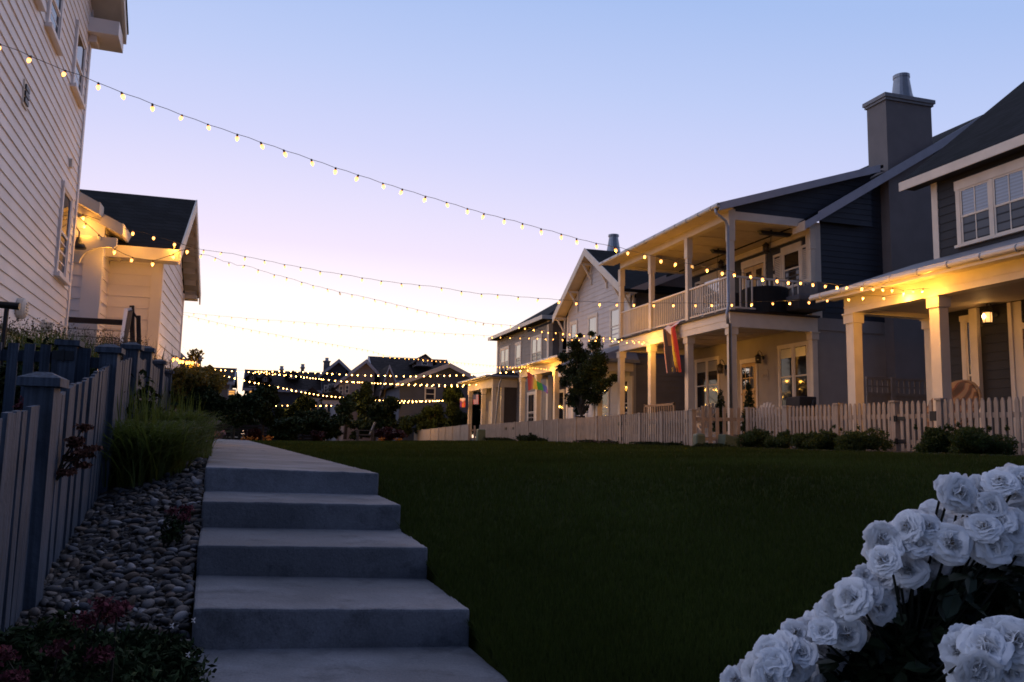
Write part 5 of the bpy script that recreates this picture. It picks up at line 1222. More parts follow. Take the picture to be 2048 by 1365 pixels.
# small tree behind the fence
X = 11.75; y = fy(1163, 835, X); base = np.array([X, y, -.1])
tr = thing('small_tree', base, 'small dark leafy tree behind the picket fence before the grey gable house', 'tree')
tm = MB(); top = px_x(1165, 690, X)
tm.tube([base, base+[0,0,.9], (base+top)/2+[0,0,-.2], top], [.06,.055,.04,.012], 8)
cs = []; rs = []
for (px, py, r_) in ((1150,690,.28),(1190,690,.26),(1128,715,.24),(1160,715,.40),(1195,718,.34),(1145,745,.40),(1185,745,.46),(1165,770,.46),(1130,765,.24),(1200,772,.30),(1150,795,.34),(1185,795,.30),(1162,818,.26),(1216,765,.18),(1229,757,.16),(1205,740,.2),(1122,738,.18),(1160,672,.12),(1184,668,.13),(1198,676,.1),(1143,806,.2)):
    q = px_x(px, py, X+r5.normal()*.28); cs.append(tuple(q)); rs.append((r_*1.25, r_*1.25, r_*1.05))
    tm.tube([base+[0,0,.9+.5*r5.random()], (base+[0,0,1.2]+q)/2, q], [.022,.016,.006], 5)
tm.build('trunk', barkm, tr)
leafmb(20000, cs, rs, .062, shell=.25, aspect=1.35, r=r5).build('crown', leaf_d, tr)
leafmb(260, [cs[6], cs[9], cs[2], cs[13]], [.3,.25,.2,.12], .08, r=r5).build('lit_tone_leaves', leaf_y, tr)  # paler olive leaves put the bulbs' light into the crown's colour

# wooden bench behind the fence
p = px_x(1305, 812, 11.6); t = thing('wooden_bench', (11.6, p[1], -.1), 'pale slatted wooden bench back showing over the fence of the grey gable house', 'bench')
y0, y1 = fy(1336, 815, 11.6), fy(1276, 815, 11.6); zt = float(p[2])+.05
q = MB().box(11.8,11.84,y0,y1,zt-.06,zt+.01).box(11.8,11.84,y0,y1,zt-.52,zt-.45)
for k in range(14): yy_ = y0+(y1-y0)*(k+.5)/14; q.box(11.805,11.83,yy_-.025,yy_+.025,zt-.46,zt-.05)
q.build('backrest', palewood, t)
q = MB()
for k in range(5): q.box(11.35+k*.09,11.42+k*.09,y0,y1,zt-.58,zt-.55)
q.build('seat', palewood, t)
for yy_ in (y0+.03, y1-.03): MB().box(11.8,11.86,yy_-.03,yy_+.03,-.1,zt+.03).build('leg', palewood, t); MB().box(11.35,11.41,yy_-.03,yy_+.03,-.1,zt-.3).build('leg', palewood, t)

# patterned round chair on the navy porch
ctr = px_x(1922, 800, 12.95); t = thing('round_chair', (12.95, ctr[1], -.05), 'round rattan chair with orange striped cushion on the navy porch', 'chair')
cush = mat('striped_cushion', (.50,.25,.10), .8)
def cushmat():
    nt = cush.node_tree; N = nt.nodes; L = nt.links; b = N['Principled BSDF']; tc = N.new('ShaderNodeTexCoord'); wv = N.new('ShaderNodeTexWave'); wv.inputs['Scale'].default_value = 1.6; wv.inputs['Distortion'].default_value = 3; wv.bands_direction = 'DIAGONAL'
    L.new(tc.outputs['Object'], wv.inputs['Vector']); rp = N.new('ShaderNodeValToRGB'); L.new(wv.outputs['Fac'], rp.inputs[0]); e = rp.color_ramp.elements
    e[0].color = (.10,.06,.04,1); e[1].color = (.34,.22,.11,1); q = e.new(.35); q.color = (.20,.10,.05,1); q = e.new(.5); q.color = (.16,.03,.03,1); q = e.new(.6); q.color = (.28,.18,.10,1); rp.color_ramp.interpolation = 'CONSTANT'; L.new(rp.outputs[0], b.inputs['Base Color'])
cushmat()
ax = (np.array([0,1,0.]), np.array([.45,0,.89]), np.array([-.89,0,.45]))
c = np.array([12.95, ctr[1], .62])
MB().lathe(c, [(.05,.02),(.30,.04),(.50,.12),(.58,.24),(.60,.30),(.55,.32),(.46,.24),(.28,.16),(.04,.13)], 24, ax).build('cushion', cush, t, smooth=True)
ring = [c+ax[2]*.26+ax[0]*.62*math.cos(a)+ax[1]*.62*math.sin(a) for a in np.linspace(0, 6.283, 25)]
q = MB().tube(ring, .025, 8, cap=False)
for k in range(0, 24, 2): q.tube([c+ax[2]*-.02, ring[k]], .010, 5)
q.build('frame', palewood, t); MB().lathe((12.95,ctr[1],-.05), [(.40,0),(.40,.03),(.20,.3),(.22,.64)], 16).build('base', palewood, t)

# ---------------------------------------------------------------- flags
def cloth_strip(pts_l, pts_r, nu, colfaces, name, parent, ripple=.02, N_=(-1,0,0)): pass
fm_ = {}
def fcol(n, c): return mat('flag_'+n, c, .8, .05, 10)
fc = dict(red=fcol('red',(.42,.025,.016)), orange=fcol('orange',(.48,.11,.01)), yellow=fcol('yellow',(.60,.42,.02)), green=fcol('green',(.02,.20,.03)), blue=fcol('blue',(.02,.05,.30)), purple=fcol('purple',(.10,.02,.16)),
          white=fcol('white',(.6,.52,.52)), pink=fcol('pink',(.55,.28,.24)), brown=fcol('brown',(.14,.06,.03)), blackc=fcol('black',(.02,.012,.02)), sky=fcol('pale_blue',(.25,.3,.4)), navy=fcol('navy',(.04,.05,.12)))
def flag(parent, fn, nu, nv, colour, name='flag_cloth'):
    """fn(u,v)->point, colour(u,v)->key ; one mesh, several cloth colours as material slots"""
    V = [fn(i/nu, j/nv) for j in range(nv+1) for i in range(nu+1)]; me = bpy.data.meshes.new(name); off = np.array(parent.location)
    Q = [(j*(nu+1)+i, j*(nu+1)+i+1, (j+1)*(nu+1)+i+1, (j+1)*(nu+1)+i) for j in range(nv) for i in range(nu)]
    me.from_pydata([tuple(np.array(v)-off) for v in V], [], Q); keys = list(fc); [me.materials.append(fc[k]) for k in keys]
    for j in range(nv):
        for i in range(nu): me.polygons[j*nu+i].material_index = keys.index(colour((i+.5)/nu, (j+.5)/nv))
    me.polygons.foreach_set('use_smooth', [True]*len(me.polygons))
    o = bpy.data.objects.new(name, me); COL.objects.link(o); o.parent = parent
    return o
# long banner hanging from the balcony
Lp = [(1329,652),(1328,660),(1331,690),(1334,720),(1337,747)]; Rp = [(1357,642),(1351,655),(1356,690),(1359,720),(1361,745)]
LX = [px_x(a, b_, 12.08-.01*k) for k, (a, b_) in enumerate(Lp)]; RX = [px_x(a, b_, 12.06-.02*k) for k, (a, b_) in enumerate(Rp)]
LX[0] = LX[0]+[.12,0,.03]; RX[0] = RX[0]+[.12,0,.03]
def bf(u_, v_):
    t = v_*(len(LX)-1); k = min(int(t), len(LX)-2); t -= k
    l = LX[k]*(1-t)+LX[k+1]*t; r_ = RX[k]*(1-t)+RX[k+1]*t
    return l*(1-u_)+r_*u_+np.array([-.05*math.sin(u_*9+v_*2)*min(1, v_*3)-.02, 0, 0])
def bc(u_, v_):
    if u_ < .05: return 'pink'
    m_ = abs(u_-.46)
    for lim, c_ in ((.12,'pink'),(.20,'white'),(.29,'white')):
        if v_ < lim+.06-m_*.42: return c_
    if v_ < .44-m_*.62: return 'brown'
    if u_ < .50 and v_ < .52: return 'blackc' if u_ < .25 else 'brown'
    if u_ > .48+.30*v_ and u_ < .64+.24*v_ and v_ < .90: return 'yellow'
    if u_ >= .62+.24*v_: return 'orange' if u_ < .80+.1*v_ else 'red'
    if u_ > .42 and v_ < .6: return 'orange' if u_ > .6 else 'brown'
    return 'blackc'
bn = thing('progress_banner', (LX[0]+RX[0])/2, 'long progress pride banner draped over the balcony edge of the blue house', 'flag')
flag(bn, bf, 40, 60, bc)
for k, ch_ in enumerate('ONE'):
    q = bf(.86, .84+.055*k); text(bn, ch_, q+np.array([-.05,0,0]), .16, fc['orange'], (0,-1,0), (0,0,1), 'letter', .003)
q = bf(.64, .945); text(bn, 'S', q+np.array([-.05,0,0]), .17, fc['yellow'], (0,-1,0), (0,0,1), 'letter', .003)
# rainbow flag on a staff
XF = 12.7
s0 = px_x(1075, 772, XF+.6); s1 = px_x(1051, 733, XF)
rf = thing('rainbow_flag', s0, 'rainbow flag flying from a slanted staff on the taupe house porch column', 'flag')
MB().tube([s0+(s0-s1)*.2, s1], .016, 6).build('staff', palewood, rf)
TL = [px_x(1054,743,XF), px_x(1062,751,XF), px_x(1072,757,XF), px_x(1079,765,XF), px_x(1090,773,XF), px_x(1098,787,XF)]
BL = [px_x(1054,782,XF), px_x(1063,778,XF), px_x(1072,779,XF), px_x(1081,781,XF), px_x(1090,785,XF), px_x(1098,788,XF)]
def rfn(u_, v_):
    t = u_*5; k = min(int(t), 4); t -= k; a = TL[k]*(1-t)+TL[k+1]*t; b_ = BL[k]*(1-t)+BL[k+1]*t
    return a*(1-v_)+b_*v_+np.array([.08*math.sin(u_*10+v_), 0, 0])
flag(rf, rfn, 36, 16, lambda u_, v_: ['red','orange','yellow','green','blue','purple'][min(5, int(u_*6))])
# two small flags beside the farther porch
XG = 12.9
def small(l, r_, t_, b_, colour, label, name):
    a = px_x(l, t_, XG); b2 = px_x(r_, t_, XG); c_ = px_x(l, b_, XG); d_ = px_x(r_, b_, XG)
    t = thing(name, (a+b2)/2, label, 'flag'); flag(t, lambda u_, v_: (a*(1-u_)+b2*u_)*(1-v_)+(c_*(1-u_)+d_*u_)*v_+np.array([.05*math.sin(u_*6), 0, 0]), 26, 26, colour)
    MB().tube([a+[0,0,.03], b2+[0,0,.03]], .015, 6).tube([b2+[0,0,.03], b2+[.5,0,.03]], .015, 6).build('staff', black, t)
def pg(u_, v_):
    m_ = abs(u_-.5)
    if v_ < .35-m_*.6: return 'white'
    if v_ < .52-m_*.6: return 'pink'
    if v_ < .62-m_*.6: return 'brown'
    return ['purple','red','yellow','orange','red'][min(4, int(u_*5))]
small(920, 931, 797, 815, pg, 'small square progress pride flag left of the farther porch column', 'pride_flag')
def us(u_, v_):
    if u_ < .5 and v_ < .5: return 'navy'
    return 'red' if int(u_*13) % 2 == 0 else 'white'
small(946, 958, 790, 809, us, 'small striped national flag hanging between the farther porch columns', 'national_flag')
p = px_x(906, 838, 13.2); t = thing('bird_feeder', p, 'small red hanging feeder left of the farther porch', 'feeder')
MB().lathe(p+[0,0,-.28], [(.16,0),(.16,.06),(.07,.10),(.09,.35),(.03,.45)], 10).build('reservoir', fc['red'], t); MB().tube([p+[0,0,.15], p+[0,0,.9]], .012, 5).build('hanger', cable_m, t)
# ================================================================ houses beyond the lawn
dk = mat('far_dark_siding', (.085,.085,.10), .8, .12, 1.5); dkb = mat('far_blue_siding', (.07,.08,.11), .8, .12, 1.5); lt = mat('far_light_siding', (.34,.29,.29), .8, .1, 1.5); md = mat('far_mid_siding', (.17,.15,.15), .8, .1, 1.5)
GZF = -.9
def fhouse(name, label, Y, apex, left, right, depth, wallm, wins=(), lit=(), roofm=None, trim=greytrim, porch=None, over=.45, chim=None, dorm=(), expo=.3):
    """gable facing the lawn: apex / eave pixels give the outline at distance Y"""
    a = px_y(*apex, Y); l = px_y(*left, Y); r_ = px_y(*right, Y); ze = min(l[2], r_[2]); l[2] = l[2]; 
    t = thing(name, ((l[0]+r_[0])/2, Y+depth/2, GZF), label, 'house', 'houses beyond the lawn')
    x0, x1 = l[0]+over, r_[0]-over; fr = side(Y+over, 0); q = MB(); ax_, az = a[0], a[2]
    sl_l = (az-l[2])/(ax_-l[0]); sl_r = (az-r_[2])/(r_[0]-ax_)
    siding(q, fr, GZF, az-.15, lambda v: max(x0, ax_-(az-.1-v)/sl_l), lambda v: min(x1, ax_+(az-.1-v)/sl_r), expo)
    zl = az-(ax_-x0)*sl_l; zr = az-(x1-ax_)*sl_r; q.prism([(x0,Y+over+.03,GZF),(x1,Y+over+.03,GZF),(x1,Y+over+.03,zr-.1),(ax_,Y+over+.03,az-.12),(x0,Y+over+.03,zl-.1)], (0,depth-2*over,0))
    q.build('wall', wallm, t)
    for e in (l, r_):
        MB().hexa([(ax_,Y,az),(e[0],Y,e[2]),(e[0],Y+depth,e[2]),(ax_,Y+depth,az),(ax_,Y,az+.14),(e[0],Y,e[2]+.14),(e[0],Y+depth,e[2]+.14),(ax_,Y+depth,az+.14)]).build('roof', roofm or shingle2, t)
        MB().hexa([(ax_,Y-.05,az-.2),(e[0],Y-.05,e[2]-.2),(e[0],Y-.003,e[2]-.2),(ax_,Y-.003,az-.2),(ax_,Y-.05,az+.16),(e[0],Y-.05,e[2]+.16),(e[0],Y-.003,e[2]+.16),(ax_,Y-.003,az+.16)]).build('rake_board', trim, t)
    fwin(t, fr, wins, lit)
    if chim: fchim(t, chim, Y+depth*.5)
    return t, fr
def fwin(t, fr, wins, lit=()):
    for L_, m_ in ((wins, glass_far), (lit, litglass)):
        for (l, t_, r_, b_) in L_:
            A_ = px_y(l, t_, fr.o[1]-.03); B_ = px_y(r_, b_, fr.o[1]-.03); u0, u1 = A_[0]-fr.o[0], B_[0]-fr.o[0]; c_ = .10
            w = MB().fb(fr, u0-c_, u1+c_, B_[2]-c_, B_[2], 0, .06).fb(fr, u0-c_, u1+c_, A_[2], A_[2]+c_*1.5, 0, .06).fb(fr, u0-c_, u0, B_[2], A_[2], 0, .06).fb(fr, u1, u1+c_, B_[2], A_[2], 0, .06).fb(fr, u0, u1, (A_[2]+B_[2])/2-.03, (A_[2]+B_[2])/2+.03, 0, .05).build('window', white, t)
            MB().fb(fr, u0, u1, B_[2], A_[2], .005, .03).build('pane', m_, w)
def fchim(t, c, Y):
    l, t_, r_, b_ = c; A_ = px_y(l, t_, Y); B_ = px_y(r_, b_, Y); w = B_[0]-A_[0]
    q = MB().box(A_[0], B_[0], Y, Y+w, B_[2], A_[2]).box(A_[0]-.08, B_[0]+.08, Y-.08, Y+w+.08, A_[2], A_[2]+.12).build('chimney', chim_st, t)
    MB().lathe(((A_[0]+B_[0])/2, Y+w/2, A_[2]+.12), [(.22,0),(.17,.25),(.2,.27),(.2,.35)], 10).build('chimney_pot', zinc, q)
def rhouse(name, label, Y, ridge_l, ridge_r, eave_y, depth, wallm, wins=(), lit=(), dorm=(), chim=(), roofm=None):
    """ridge parallel to the picture: roof slope towards the lawn"""
    A_ = px_y(*ridge_l, Y+depth/2); B_ = px_y(*ridge_r, Y+depth/2); zr = (A_[2]+B_[2])/2; x0, x1 = A_[0], B_[0]; ze = float(px_y((ridge_l[0]+ridge_r[0])/2, eave_y, Y)[2])
    t = thing(name, ((x0+x1)/2, Y+depth/2, GZF), label, 'house', 'houses beyond the lawn')
    for (ya, yb) in ((Y, Y+depth/2), (Y+depth, Y+depth/2)):
        MB().hexa([(x0,ya,ze),(x1,ya,ze),(x1,yb,zr),(x0,yb,zr),(x0,ya,ze+.14),(x1,ya,ze+.14),(x1,yb,zr+.14),(x0,yb,zr+.14)]).build('roof', roofm or shingle2, t)
    for x in (x0, x1):
        MB().prism([(x-.04,Y,ze-.2),(x-.04,Y+depth/2,zr-.2),(x-.04,Y+depth,ze-.2),(x-.04,Y+depth,ze+.16),(x-.04,Y+depth/2,zr+.17),(x-.04,Y,ze+.16)], (.08,0,0)).build('rake_board', greytrim, t)
    fr = side(Y+.45, 0); q = MB(); siding(q, fr, GZF, ze+.1, x0+.4, x1-.4, .3)
    q.prism([(x0+.4,Y+.5,GZF),(x0+.4,Y+depth-.4,GZF),(x0+.4,Y+depth-.4,ze+.2),(x0+.4,Y+depth/2,zr-.1),(x0+.4,Y+.5,ze+.2)], (x1-x0-.8,0,0)); q.build('wall', wallm, t)
    MB().box(x0, x1, Y-.04, Y-.002, ze-.12, ze+.15).build('fascia', greytrim, t)
    fwin(t, fr, wins, lit)
    for (px, py, hw_, hb) in dorm:
        c = px_y(px, py, Y+1.0); h = hb/F*Y; w_ = hw_/F*Y; fr2 = side(Y+1.0, 0); qd = MB()
        qd.prism([(c[0]-w_,Y+1.0,c[2]-h),(c[0]+w_,Y+1.0,c[2]-h),(c[0]+w_,Y+1.0,c[2]-w_*.75),(c[0],Y+1.0,c[2]),(c[0]-w_,Y+1.0,c[2]-w_*.75)], (0,depth/2-.5,0)); d_ = qd.build('dormer', wallm, t)
        for sg in (-1, 1):
            e = np.array([c[0]+sg*(w_+.35), 0, c[2]-(w_+.35)*.75]); MB().hexa([(c[0],Y+.7,c[2]),(e[0],Y+.7,e[2]),(e[0],Y+depth/2,e[2]),(c[0],Y+depth/2,c[2]),(c[0],Y+.7,c[2]+.12),(e[0],Y+.7,e[2]+.12),(e[0],Y+depth/2,e[2]+.12),(c[0],Y+depth/2,c[2]+.12)]).build('dormer_roof', roofm or shingle2, d_)
        MB().fb(fr2, c[0]-w_*.4, c[0]+w_*.4, c[2]-h*.95, c[2]-w_*.75, .0, .05).build('window', white, d_)
        MB().fb(fr2, c[0]-w_*.28, c[0]+w_*.28, c[2]-h*.88, c[2]-w_*.85, .03, .06).build('pane', glass_far, d_)
    for c in chim: fchim(t, c, Y+depth*.55)
    return t, fr
fhouse('far_house', 'dark blue-grey house with broad white-edged gable and small attic window behind the far board fence', 62, (899,730), (790,771), (960,762), 12, dkb, wins=[(852,778,868,799)], lit=[])
MB_ = MB()
rhouse('far_house', 'long dark-roofed house with a big dormer rising behind the broad-gabled house', 78, (737,714), (893,724), 765, 11, lt, wins=[(742,776,748,797)], dorm=[(850,711,17,22)], chim=[])
fhouse('far_house', 'narrow house with steep pointed white-edged gable and pale walls between the trees', 70, (779,733), (759,792), (803,792), 9, lt, wins=[(773,783,778,800),(784,780,789,798)])
fhouse('far_house', 'house with long slanting roof and pale windowed upper wall left of the steep pointed gable', 74, (733,722), (668,772), (760,752), 10, lt, wins=[(680,774,684,788),(692,772,696,786)])
fhouse('far_house', 'grey gabled house with a stout chimney, in the middle of the far row', 84, (678,721), (636,754), (702,744), 10, dk, wins=[(650,773,653,784),(658,771,661,783),(664,770,667,782)], chim=(648,724,659,745))
rhouse('far_house', 'long low dark house with small white dormers and two chimneys', 84, (490,743), (640,747), 782, 10, dk, wins=[(606,800,612,815)], lit=[(500,776,508,786)], dorm=[(505,748,6,12),(531,750,6,14),(586,744,8,14)], chim=[(602,737,608,750),(560,741,566,748)])
rhouse('far_house', 'small dark house with lit orange window at the left end of the far row', 80, (400,736), (473,741), 766, 9, md, lit=[(458,782,469,790)], dorm=[(420,732,14,14)])
fhouse('far_house', 'partly hidden house with pointed roof behind the bulb-wrapped shrub at the far left', 68, (358,705), (335,730), (385,738), 8, md, chim=(395,722,401,738))
# porch fronts of the far row
for (l, r_, t_, b_, Y, lab) in ((606, 640, 795, 832, 72, 'small white-posted porch of the long low dark house'), (650, 688, 800, 832, 70, 'small gabled white porch in the middle of the far row')):
    A_ = px_y(l, t_, Y); B_ = px_y(r_, b_, Y); t = thing('far_porch', ((A_[0]+B_[0])/2, Y, GZF), lab, 'porch', 'porches of the far row')
    q = MB().prism([(A_[0]-.4,Y,A_[2]),(B_[0]+.4,Y,A_[2]),((A_[0]+B_[0])/2,Y,A_[2]+.9)], (0,3,0)); q.build('roof', shingle2, t)
    MB().box(A_[0]-.2,B_[0]+.2,Y+.05,Y+.3,A_[2]-.35,A_[2]-.01).build('beam', greytrim, t)
    for x in (A_[0], B_[0]-.25): MB().box(x, x+.25, Y+.05, Y+.3, GZF, A_[2]-.351).build('column', greytrim, t)

# trees and shrubs at the far edge of the lawn
def ftree(px, pyb, pyt, Y, wpx, n, m_, label, name='far_tree', cat='tree', clumps=16, ls=.20, trunk=.10, lo=.35, group='trees at the far edge of the lawn'):
    b_ = px_y(px, pyb, Y); t_ = px_y(px, pyt, Y); H = t_[2]-b_[2]; Wd = wpx/F*Y/2
    t = thing(name, b_, label, cat, group); cs = []; rs = []
    for k in range(clumps):
        v = (k+.5)/clumps; rr = Wd*.62*math.sqrt(max(.08, 1-(2*v-1)**2)); a = r5.random()*6.283
        o1, o2, o3 = r5.normal(size=3); cs.append((b_[0]+rr*math.cos(a)*.8+Wd*.22*o1, Y+rr*math.sin(a)*.8+Wd*.2*o2, b_[2]+H*(lo+(1-lo)*(.08+.84*v))+H*.04*o3)); q = Wd*(.20+.34*r5.random()); rs.append((q, q, min(q*(.8+.5*r5.random()), H*.2)))
    leafmb(int(n*1.6), cs, rs, ls*.85, shell=.35, r=r5).build('crown' if trunk else 'foliage', m_, t)
    if trunk:
        q = MB().tube([b_-[0,0,.2], b_+[.05,0,H*lo], b_+[0,0,H*.8]], [trunk,trunk*.8,trunk*.2], 7)
        for c_ in cs[::2]: q.tube([b_+[0,0,H*lo*.9], (b_+c_)/2+[0,0,H*.15], c_], [trunk*.4,trunk*.25,trunk*.08], 5)
        q.build('trunk', barkm, t)
ftree(522, 884, 778, 34, 76, 3600, leaf_d, 'round dark tree with thin trunk at the end of the path', clumps=14, ls=.13, trunk=.06)
ftree(605, 872, 800, 50, 70, 2400, leaf_d, 'dark leafy tree left of the middle of the far lawn edge')
ftree(465, 872, 795, 42, 60, 2400, leaf_d, 'dark tree mass beyond the olive shrubs at the left', ls=.18)
ftree(690, 872, 795, 46, 44, 2200, leaf_m, 'yellow-green young tree glowing under the bulbs', ls=.16)
ftree(722, 872, 770, 52, 46, 2600, leaf_m, 'taller yellow-green tree beside the steep pointed gable', ls=.18)
ftree(768, 878, 800, 46, 84, 4200, leaf_d, 'wide dark round tree in front of the narrow pointed house', ls=.17, lo=.15)
ftree(905, 876, 772, 57, 54, 4600, leaf_d, 'tall dark tree left of the farther cream porch', ls=.2, lo=.1)
ftree(955, 876, 770, 68, 100, 4200, leaf_d, 'large dark tree seen through the columns of the farther cream porch', ls=.2, lo=.05)
for (x, y, w_, h_, lab) in ((-7.2, 30, 2.2, 7.0, 'unseen broad dark tree added close behind the cream cottage'), (-9.6, 42, 2.8, 8.0, 'second unseen dark tree added down the left row behind the cottage'), (-12, 55, 3.2, 9.0, 'farthest unseen dark tree added down the left row behind the cottage')):  # unseen trees added to darken reflections in the right-hand windows
    t = thing('unseen_row_tree', (x, y, -.3), lab, 'tree', 'unseen trees added behind the cream cottage'); cs = []; rs = []
    for k in range(16):
        v = (k+.5)/16; rr = w_*.6*math.sqrt(max(.1, 1-(2*v-1)**2)); a = r5.random()*6.283; cs.append((x+rr*math.cos(a), y+rr*math.sin(a), 1.2+(h_-1.8)*v)); rs.append((w_*.42, w_*.42, w_*.34))
    leafmb(5200, cs, rs, .24, shell=.35, r=r5).build('crown', leaf_d, t); MB().tube([(x,y,-.4),(x+.05,y,1.8),(x,y,h_*.7)], [.16,.13,.04], 8).build('trunk', barkm, t)
ftree(868, 872, 812, 58, 44, 2600, leaf_d, 'dark conical evergreen against the broad-gabled house', ls=.18, lo=.1)
ftree(640, 880, 822, 44, 110, 4200, leaf_d, 'wide dark hedge-like shrub in the middle of the far lawn edge', 'far_shrub', 'shrub', trunk=None, lo=.1, ls=.15, clumps=16)
ftree(478, 880, 800, 47, 70, 3600, leaf_d, 'dark bushy tree behind the burgundy shrub at the end of the path', 'far_tree', 'tree', trunk=.06, lo=.1, ls=.16, clumps=16)
ftree(735, 880, 835, 50, 90, 3000, leaf_d, 'low dark shrub below the taller yellow-green tree', 'far_shrub', 'shrub', trunk=None, lo=.1, ls=.15, clumps=14)
ftree(840, 880, 826, 60, 90, 3400, leaf_d, 'low dark shrub before the broad-gabled house', 'far_shrub', 'shrub', trunk=None, lo=.1, ls=.17, clumps=14)
ftree(560, 880, 835, 40, 90, 3000, leaf_d, 'low dark shrub behind the thin-trunked tree', 'far_shrub', 'shrub', trunk=None, lo=.1, ls=.14, clumps=12)
ftree(776, 884, 856, 42, 58, 2400, leaf_r, 'burgundy mounded shrub at the far lawn edge', 'far_shrub', 'shrub', trunk=None, lo=.1, ls=.11)
ftree(507, 884, 860, 34, 40, 1500, leaf_r, 'burgundy shrub at the end of the path', 'far_shrub', 'shrub', trunk=None, lo=.1, ls=.09)
ftree(632, 884, 864, 42, 34, 1200, leaf_r, 'small burgundy shrub in the middle of the far lawn edge', 'far_shrub', 'shrub', trunk=None, lo=.1, ls=.10)
for (px, w_, lab) in ((500, 30, 'orange flowers at the end of the path left of the thin trunk'), (536, 16, 'orange flowers at the foot of the thin trunk'), (795, 14, 'orange flowers right of the burgundy mounded shrub'), (762, 10, 'few orange flowers at the foot of the burgundy mounded shrub')):
    Y = 32.5 if px < 600 else 41; b_ = px_y(px, 884, Y); t = thing('orange_flowers', b_, lab, 'flowers', 'flower clumps at the far lawn edge'); Wd = w_/F*Y/2
    leafmb(50, [(b_[0]+Wd*(r5.random()*2-1), Y, b_[2]+.08+.08*r5.random()) for _ in range(6)], [(.12,.12,.10)]*6, .06, r=r5).build('flower', orangef, t)
# dark low fence behind the shrubs
w = px_y(450, 884, 46); e = px_y(640, 884, 46); t = thing('dark_fence', ((w[0]+e[0])/2, 46, GZF+.3), 'low dark slatted fence across the end of the path', 'fence')
q = MB()
for k in range(6): q.box(w[0]-1.5, e[0], 46, 46.04, -.55+.17*k, -.55+.17*k+.13)
q.build('panel', darkwood, t)
for k in range(4): x = w[0]-1+(e[0]-w[0])*k/3; MB().box(x, x+.1, 46.05, 46.15, -.8, .55).build('post', darkwood, t)
# garden chair out on the lawn edge
c = px_y(735, 884, 40); t = thing('garden_chair', c, 'pale angled garden chair at the far lawn edge beside the burgundy mounded shrub', 'chair')
gcm = mat('grey_slats', (.09,.085,.08), .7)
MB().hexa([(c[0]+.05,39.7,c[2]+.3),(c[0]+.12,39.7,c[2]+.3),(c[0]+.12,40.3,c[2]+.3),(c[0]+.05,40.3,c[2]+.3),(c[0]+.30,39.72,c[2]+.95),(c[0]+.36,39.72,c[2]+.95),(c[0]+.36,40.28,c[2]+.95),(c[0]+.30,40.28,c[2]+.95)]).build('backrest', gcm, t)
MB().box(c[0]-.5,c[0]+.06,39.72,40.28,c[2]+.30,c[2]+.36).build('seat', gcm, t)
for y in (39.68, 40.28): MB().box(c[0]-.6,c[0]+.25,y,y+.08,c[2]+.52,c[2]+.56).build('armrest', gcm, t); MB().box(c[0]-.52,c[0]-.45,y,y+.06,c[2]-.05,c[2]+.52).build('leg', gcm, t); MB().box(c[0]+.2,c[0]+.26,y,y+.06,c[2]-.05,c[2]+.52).build('leg', gcm, t)
# parked pale car behind the far board fence
cc = px_y(822, 880, 66); x0, x1 = float(px_y(797, 866, 66)[0]), float(px_y(850, 866, 66)[0])+.6; t = thing('parked_car', ((x0+x1)/2, 66.9, -.75), 'pale blue parked car half hidden behind the far board fence', 'car')
carp = mat('car_paint', (.30,.34,.42), .35, .04, 3, spec=.6); zt = float(px_y(822, 862, 66)[2])
q = MB(); xs_c = np.linspace(x0, x1, 9); prof = [.45,.62,.68,.98,1.0,1.0,.95,.62,.5]; zb_ = -.45; Hc = zt+.75
for i in range(8):
    a, b_ = xs_c[i], xs_c[i+1]; q.hexa([(a,66,zb_),(b_,66,zb_),(b_,67.8,zb_),(a,67.8,zb_),(a,66.1,-.75+Hc*prof[i]),(b_,66.1,-.75+Hc*prof[i+1]),(b_,67.7,-.75+Hc*prof[i+1]),(a,67.7,-.75+Hc*prof[i])])
q.build('body', carp, t)
MB().box(xs_c[3]-.1, xs_c[6], 65.98, 66.08, -.75+Hc*.66, -.75+Hc*.93).build('side_window', glass_far, t)
for x in (xs_c[1]+.25, xs_c[7]-.25): MB().lathe((x, 66.0, -.45), [(.32,0),(.32,.2)], 14, (np.array([1,0,0.]), UP, np.array([0,1,0.]))).build('wheel', black, t)
# ================================================================ string lights
def lathe_mesh(name, prof, n, m_):
    q = MB().lathe((0,0,0), prof, n); me = bpy.data.meshes.new(name); me.from_pydata(q.v, [], q.f); me.materials.append(m_); me.polygons.foreach_set('use_smooth', [True]*len(me.polygons)); return me
BP = [(.012,-.030),(.024,-.042),(.027,-.056),(.024,-.074),(.014,-.094),(.004,-.104)]
BM = lathe_mesh('bulb', BP, 8, bulb_m); BM0 = lathe_mesh('bulb', BP, 8, bulb_off); BF = lathe_mesh('bulb', [(.012,-.03),(.027,-.05),(.027,-.075),(.010,-.10)], 6, bulb_f)
PL = bpy.data.lights.new('bulb_light', 'POINT'); PL.energy = 15.0; PL.color = (1, .44, .055); PL.shadow_soft_size = .03
PLF = bpy.data.lights.new('bulb_light_far', 'POINT'); PLF.energy = 26.0; PLF.color = (1, .47, .07); PLF.shadow_soft_size = .04
SKM = lathe_mesh('socket', [(.010,.010),(.015,.0),(.016,-.028),(.013,-.036)], 8, socket_m)
LD = {}
def lightdata(pw):
    if pw not in LD: LD[pw] = PL.copy(); LD[pw].energy = PL.energy*pw
    return LD[pw]
